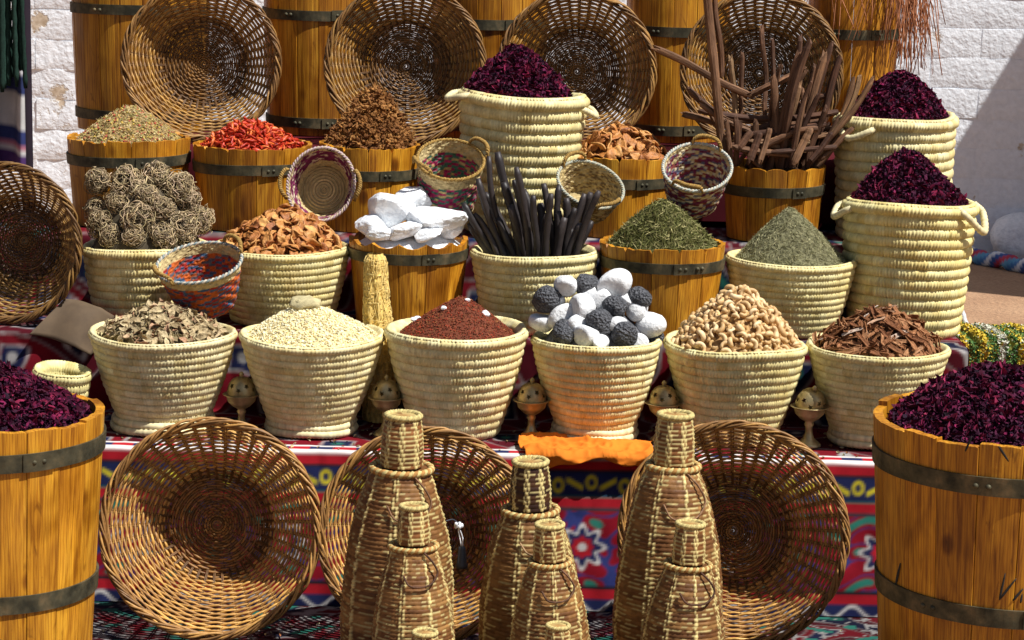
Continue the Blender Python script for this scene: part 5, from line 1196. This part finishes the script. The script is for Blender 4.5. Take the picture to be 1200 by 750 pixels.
d = (0.013*r1+0.008*r2+0.004*r3).reshape(U.shape); nose = np.exp(-((sdist-0.15)/0.02)**2)
Pp[..., 2] += d*np.where(on, 1.0, 0.35); Pp[..., 1] -= d*np.where(on, 0.25, 0.9)+0.004*nose
V, F = solid_sheet(Pp, 0.0016); o = add('orange_cloth', mesh_np('orange_cloth', V, F, np.array([0.72, 0.20, 0.02])*(1+0.10*SinNoise(36)(V, 30))[:, None]), MAT['cloth'])
tag(o, 'crumpled bright orange cloth under the pumice basket, hanging over the edge', 'cloth')
# lamp socket on its wire
root = empty('lamp_socket', at_Y(541, 665, 4.66)); p0 = at_Y(541, 665, 4.66); m1 = mpp(4.66)
pr = [(0.001, 0), (7.5*m1, 0.0), (7.5*m1, 4*m1), (6.2*m1, 6*m1), (4.6*m1, 24*m1), (3.2*m1, 26*m1), (0.001, 26.5*m1)]
V, F = lathe(pr, 32); add('socket', mesh_np('socket', V, F), MAT['rubber'], root)
for k in (-1, 1):
    P = spline([(0.0015*k, 0, 26*m1), (0.003*k-0.002, 0.002, 36*m1), (-0.006+0.002*k, 0.0, 45*m1), (-0.007, 0, 50*m1)], 14); add('wire', mesh_np('wire', *tube(P, 0.0014, 6)), MAT['plastic'], root)
mb = MB()
for k in range(5):
    a = k*2*PI/5; V, F = ICO2; mb.put(V*np.array([.0042, .0042, .0055])+np.array([-0.008+0.0065*math.cos(a), 0.0065*math.sin(a)*0.7, 52*m1+0.003*math.sin(2*a)]), F)
add('terminal', mb.mesh('terminal'), MAT['plastic'], root)
P = spline([(-0.008, 0, 53*m1), (-0.014, 0.002, 57*m1), (-0.022, -0.005, 60*m1), (-0.034, -0.018, 60*m1)], 20); add('cord', mesh_np('cord', *tube(P, 0.0016, 6)), MAT['rubber'], root)
tag(root, 'black lamp socket with white wires hanging before a wicker tray', 'lamp socket')
# brown card sheet bridging two steps at the end of the display
nu, nv = 24, 16; U, V_ = np.meshgrid(np.linspace(0, 1, nu), np.linspace(0, 1, nv))
A = at_Y(76, 350, 5.475); B = at_Y(134, 363, 5.475); Cc = at_Y(34, 392, 5.405); D = at_Y(106, 409, 5.405)
A, B, Cc, D = (np.array(q) for q in (A, B, Cc, D))
G = (A*(1-U[..., None])+B*U[..., None])*(1-V_[..., None])+(Cc*(1-U[..., None])+D*U[..., None])*V_[..., None]
G[..., 2] += 0.022*np.sin(PI*U*1.2)*np.sin(PI*V_)-0.03*np.clip(U-0.75, 0, 1)*4*0.5; G[..., 1] += 0.012*np.sin(PI*U*2); V, F = solid_sheet(G, 0.003); o = add('card_sheet', mesh_np('card_sheet', V, F), MAT['card'])
tag(o, 'bent brown cardboard sheet, colour darkened for shade, under the end wicker tray beside dry leaves', 'cardboard')
# small tipped palm basket behind the left barrel
zr = at_Y(64, 432, 5.16)[2]; root = empty('palm_basket', (at_Y(66, 440, 5.16)[0], 5.16, T1+0.004)); root.rotation_euler = (0.10, 0.12, 0.0); Hs_ = zr-T1-0.004
V, F, C, ch = coil_body(0.062, 0.042, Hs_, 8, 140, ins=6, stitch=50); add('body', mesh_np('body', V, F, C), MAT['palm'], root)
V, F = lathe([(0.001, 0.004), (0.042, 0.004)], 30); add('base', mesh_np('base', V, F, STRAW*np.ones((len(V), 1))), MAT['palm'], root)
tag(root, 'little empty straw coil basket standing behind the hibiscus barrel', 'basket', G1)

# ------------------------------------------------------------------ hanging things at the far end of the display
Yh = 6.35; px2 = at_Y(27, 150, Yh)
root = empty('post', (px2[0], Yh+0.05, 0)); V, F = lathe([(0.016, 0), (0.016, 2.2), (0.001, 2.2)], 16); add('shaft', mesh_np('shaft', V, F, np.array([0.016, 0.01, 0.016])*np.ones((len(V), 1))), MAT['cloth'], root)  # post colour darkened in place of blocked sun
V, F = tube(np.array([[-0.32, -0.05, 2.05], [0.10, -0.05, 2.05]]), 0.012, 10); add('cross_bar', mesh_np('cross_bar', V, F, np.array([0.016, 0.01, 0.016])*np.ones((len(V), 1))), MAT['cloth'], root)
tag(root, 'dark slim post, darkened further for shade, beside the rough wall with scarves hung on it', 'post')
nu, nv = 70, 90; U, V_ = np.meshgrid(np.linspace(0, 1, nu), np.linspace(0, 1, nv)); xl = at_Y(-70, 150, Yh)[0]; xr = at_Y(43, 150, Yh)[0]; zt = 2.05; zb = at_Y(5, 200, Yh)[2]
w = 0.45+0.55*V_; X = xr-0.02-(xr-xl)*(1-U)*w + (xr-xl)*0.0; Zc = zt+(zb-zt)*V_+0.05*(1-U)*V_; X = X + np.clip((Zc-at_Y(5, 80, Yh)[2])*(-0.0), 0, 0)
Yv = Yh-0.02+0.028*np.sin(U*16+V_*2)*(0.4+V_)+0.01*np.sin(U*31)
fall = at_Y(5, 85, Yh)[2]; X = np.where(Zc > fall, X-0.055*np.clip((Zc-fall)/0.1, 0, 1), X)
s = (zt-Zc)*1.0
C = np.zeros(U.shape+(3,))+np.array([0.52, 0.50, 0.48])
zz = Zc
for (p0_, p1_, c_) in ((0, 78, (0.02, 0.03, 0.05)), (78, 88, (0.45, 0.43, 0.44)), (88, 97, (0.03, 0.04, 0.11)), (97, 101, (0.45, 0.08, 0.12)), (101, 110, (0.03, 0.04, 0.12)), (150, 168, (0.03, 0.04, 0.13)), (168, 173, (0.4, 0.15, 0.2)), (178, 205, (0.07, 0.03, 0.12))):
    za = at_Y(10, p0_, Yh)[2]+0.05*(1-U)*V_; zb_ = at_Y(10, p1_, Yh)[2]+0.05*(1-U)*V_; C[(zz <= za) & (zz > zb_)] = c_
V, F = solid_sheet(np.stack([X, Yv, Zc], -1), 0.002); C2 = np.concatenate([C.reshape(-1, 3)]*2)
tag(add('striped_scarf', mesh_np('striped_scarf', V, F, C2), MAT['cloth']), 'white scarf with navy and red stripes hanging from the dark post', 'scarf')
rs = np.random.RandomState(6); mb = MB()
for k in range(16):
    x = at_Y(rs.uniform(6, 33), 50, Yh)[0]; y = Yh-0.07+rs.uniform(-.03, .03); ze = at_Y(20, rs.uniform(75, 106), Yh)[2]
    P = spline([(at_Y(16, 0, Yh)[0], Yh-0.05, 2.05), (x*0.6+at_Y(16, 0, Yh)[0]*.4, y, 1.6), (x+rs.normal()*.004, y, 1.45), (x+rs.normal()*.006, y, ze)], 50)
    mb.put(*tube(P, 0.0062*(1+0.18*np.where(np.arange(50) % 2 == 0, 1, -1)), 6), np.array([0.012, 0.03, 0.022])*rs.uniform(.7, 1.6))
tag(add('tassel', mb.mesh('tassel'), MAT['rope']), 'dark green corded tassel hanging over the striped scarf', 'tassel')
# reddish roots spilling from the last tall barrel
k5 = TB['k5']; mb = MB(); ct = k5['c']; rs = np.random.RandomState(12)
for k in range(190):
    side = rs.uniform() < 0.88
    a = rs.uniform(-1.15, 0.75) if side else rs.uniform(-2.6, -0.7); R = k5['R']; out = rs.uniform(0.01, 0.085) if side else rs.uniform(0.006, 0.035)
    zend = (at_Y(1060, rs.uniform(15, 92), 6.6)[2] if side else at_Y(1000, rs.uniform(-5, 42), 6.6)[2]); d = np.array([math.cos(a), math.sin(a), 0]); tg = np.array([-d[1], d[0], 0])*rs.normal()*0.05
    c0 = np.array([ct[0], k5['Y'], 0]); P = [c0+d*R*0.4+[0, 0, ct[2]-0.02], c0+d*R*0.8+[0, 0, ct[2]+0.045], c0+d*(R+0.02+out*.5)+tg*.4+[0, 0, ct[2]-0.01], c0+d*(R+0.008+out)+tg+[0, 0, (ct[2]+zend)/2], c0+d*(R+0.008+out*rs.uniform(.7, 1.3))+tg*1.5+rs.normal(size=3)*0.022+[0, 0, zend]]
    mb.put(*tube(spline(P, 16), rs.uniform(0.0007, 0.0015), 4), np.array([0.42, 0.17, 0.08])*rs.uniform(.5, 1.35))
tag(add('root_bundle', mb.mesh('root_bundle'), MAT['fibre']), 'bundle of thin reddish roots spilling over the last tall barrel', 'roots')

# ------------------------------------------------------------------ things to the right of the display
def tufted(name, x0, x1, y0, y1, zt, label, seed):
    rs = np.random.RandomState(seed); nu, nv = 60, 60; mb = MB()
    def surf(u, v):                                    # v 0..0.45 top, then the hanging front
        fold = 0.022*np.abs(np.sin(u*PI*9+0.6))+0.006*np.sin(u*PI*31)
        top = v < 0.4; y = np.where(top, y1+(y0-y1)*v/0.4, y0-0.03*np.sin(np.clip((v-.4)/.6, 0, 1)*PI*.5)+fold*np.clip((v-.4)/.2, 0, 1))
        z = np.where(top, zt-0.05*(1-v/0.4)**2+fold, zt-(zt-0.02)*np.clip((v-.4)/.6, 0, 1)**1.1+fold*(1-np.clip((v-.4)/.6, 0, 1)))
        return np.stack([x0+(x1-x0)*u, y, z], -1)
    U, V_ = np.meshgrid(np.linspace(0, 1, nu), np.linspace(0, 1, nv)); G = surf(U, V_); V, F = solid_sheet(G, 0.02); mb.put(V, F, (0.20, 0.20, 0.05))
    n = 26000; u = rs.uniform(0, 1, n); v = rs.uniform(0, .75, n); P = surf(u, v); Nn = np.zeros((n, 3)); Nn[:, 2] = np.where(v < .4, 1, .35); Nn[:, 1] = np.where(v < .4, -.2, -1)
    pal = np.array([(0.62, 0.46, 0.06), (0.07, 0.16, 0.05), (0.60, 0.60, 0.50), (0.62, 0.46, 0.06), (0.12, 0.22, 0.07)]); ph_ = (u*9+0.6/PI) % 1; k = np.where(np.abs(ph_-0.5) < 0.2, np.where((np.floor(u*9+0.6/PI) % 3) == 2, 2, 0), np.where(ph_ < 0.5, 1, 4)).astype(int)
    mixr = rs.uniform(size=n) < 0.25; k[mixr] = rs.randint(0, 5, mixr.sum())
    scatter(mb, t_petal(), P+Nn*0.012, rand_rot(rs, n, Nn, 1.5), 0.0068*rs.uniform(.6, 1.3, (n, 1))*np.array([1, .6, .6]), pal[k]*(1+0.15*rs.normal(size=(n, 1))).clip(.3, 1.6))
    return tag(add(name, mb.mesh(name, smooth=False), MAT['fluff']), label, 'rug')
pa = at_Y(1116, 420, 5.72); pb = at_Y(1225, 420, 5.72); zt = at_Y(1160, 392, 5.9)[2]
tufted('tufted_rug', pa[0], pb[0]+0.2, 5.66, 6.1, zt, 'shaggy yellow, green and white rug folded beside the straw baskets', 15)
# white taped leg leaning beside the tall basket
pa = at_Y(1121, 352, 5.98); pb = at_Y(1136, 402, 5.98); d = pb-pa; pc = pb+d*2.0; pc = pb+d/abs(d[2])*(pb[2]-0.0)
V, F = tube(np.linspace(pa+(pa-pb)*2.2, pc+np.array([0, 0, 0.01]), 80), 0.011*(1+0.07*np.where(np.arange(80) % 2 == 0, 1, -1)), 10)
tag(add('taped_pole', mesh_np('taped_pole', V, F), MAT['plastic']), 'white taped pole leaning behind the lower tall straw basket', 'pole')
# printed bundle lying on the ground by the wall, and a plastic bag
pa = at_Z(1128, 306, 0.0); pb = at_Z(1212, 322, 0.0); n = 60; t = np.linspace(0, 1, n)[:, None]; P = pa+(pb-pa)*t+np.array([0, 0, 0.034]); P[:, 2] += 0.008*np.sin(t[:, 0]*14)
V, F = tube(P, 0.034*(1+0.12*np.sin(np.linspace(0, 30, n))), 14); k = np.repeat(np.arange(n), 14); k = np.r_[k, 0, n-1]; a = np.r_[np.tile(np.arange(14), n), 0, 0]
C = np.array([(0.07, 0.17, 0.36), (0.60, 0.60, 0.62), (0.05, 0.10, 0.28), (0.45, 0.05, 0.08), (0.12, 0.30, 0.45)])[((k+a*2)//5) % 5]
tag(add('rolled_cloth', mesh_np('rolled_cloth', V, F, C), MAT['cloth']), 'rolled blue and white striped cloth on the ground near the wall', 'cloth')
pg = at_Z(1194, 305, 0.0); V, F = ICO3; sn = SinNoise(66, 12); V = V*(1+0.16*sn(V, 2.2)+0.08*SinNoise(67, 14)(V, 6)+0.04*np.abs(SinNoise(68, 14)(V, 13)))[:, None]*np.array([0.14, 0.12, 0.115])
V[:, 2] = np.maximum(V[:, 2], -0.085); me = mesh_np('plastic_bag', V, F)
o = add('plastic_bag', me, MAT['plastic']); o.location = (pg[0], pg[1], 0.087); tag(o, 'white bulging plastic bag on the ground against the wall', 'bag')
# ------------------------------------------------------------------ crumbs fallen on the cloth and the rug
rs = np.random.RandomState(91); mb = MB(); n = 900
P = np.stack([rs.uniform(-1.15, 1.0, n), np.where(rs.uniform(size=n) < 0.7, rs.uniform(Y1+0.01, Y2-0.02, n), rs.uniform(4.5, 4.95, n)), np.zeros(n)], -1); P[:, 2] = np.where(P[:, 1] > Y1, T1+0.001, 0.010)
scatter(mb, t_petal2(), P, rand_rot(rs, n, np.tile([0, 0, 1.0], (n, 1)), 0.7), rs.uniform(0.002, 0.006, (n, 1))*np.ones(3), palette(rs, [(0.4, 0.3, 0.15), (0.25, 0.1, 0.04), (0.5, 0.42, 0.25), (0.08, 0.01, 0.03), (0.2, 0.18, 0.09)], n, 0.2))
tag(add('fallen_crumbs', mb.mesh('fallen_crumbs', smooth=False), MAT['heap']), 'dry crumbs fallen on the cloth between the baskets', 'crumbs', kind='stuff')
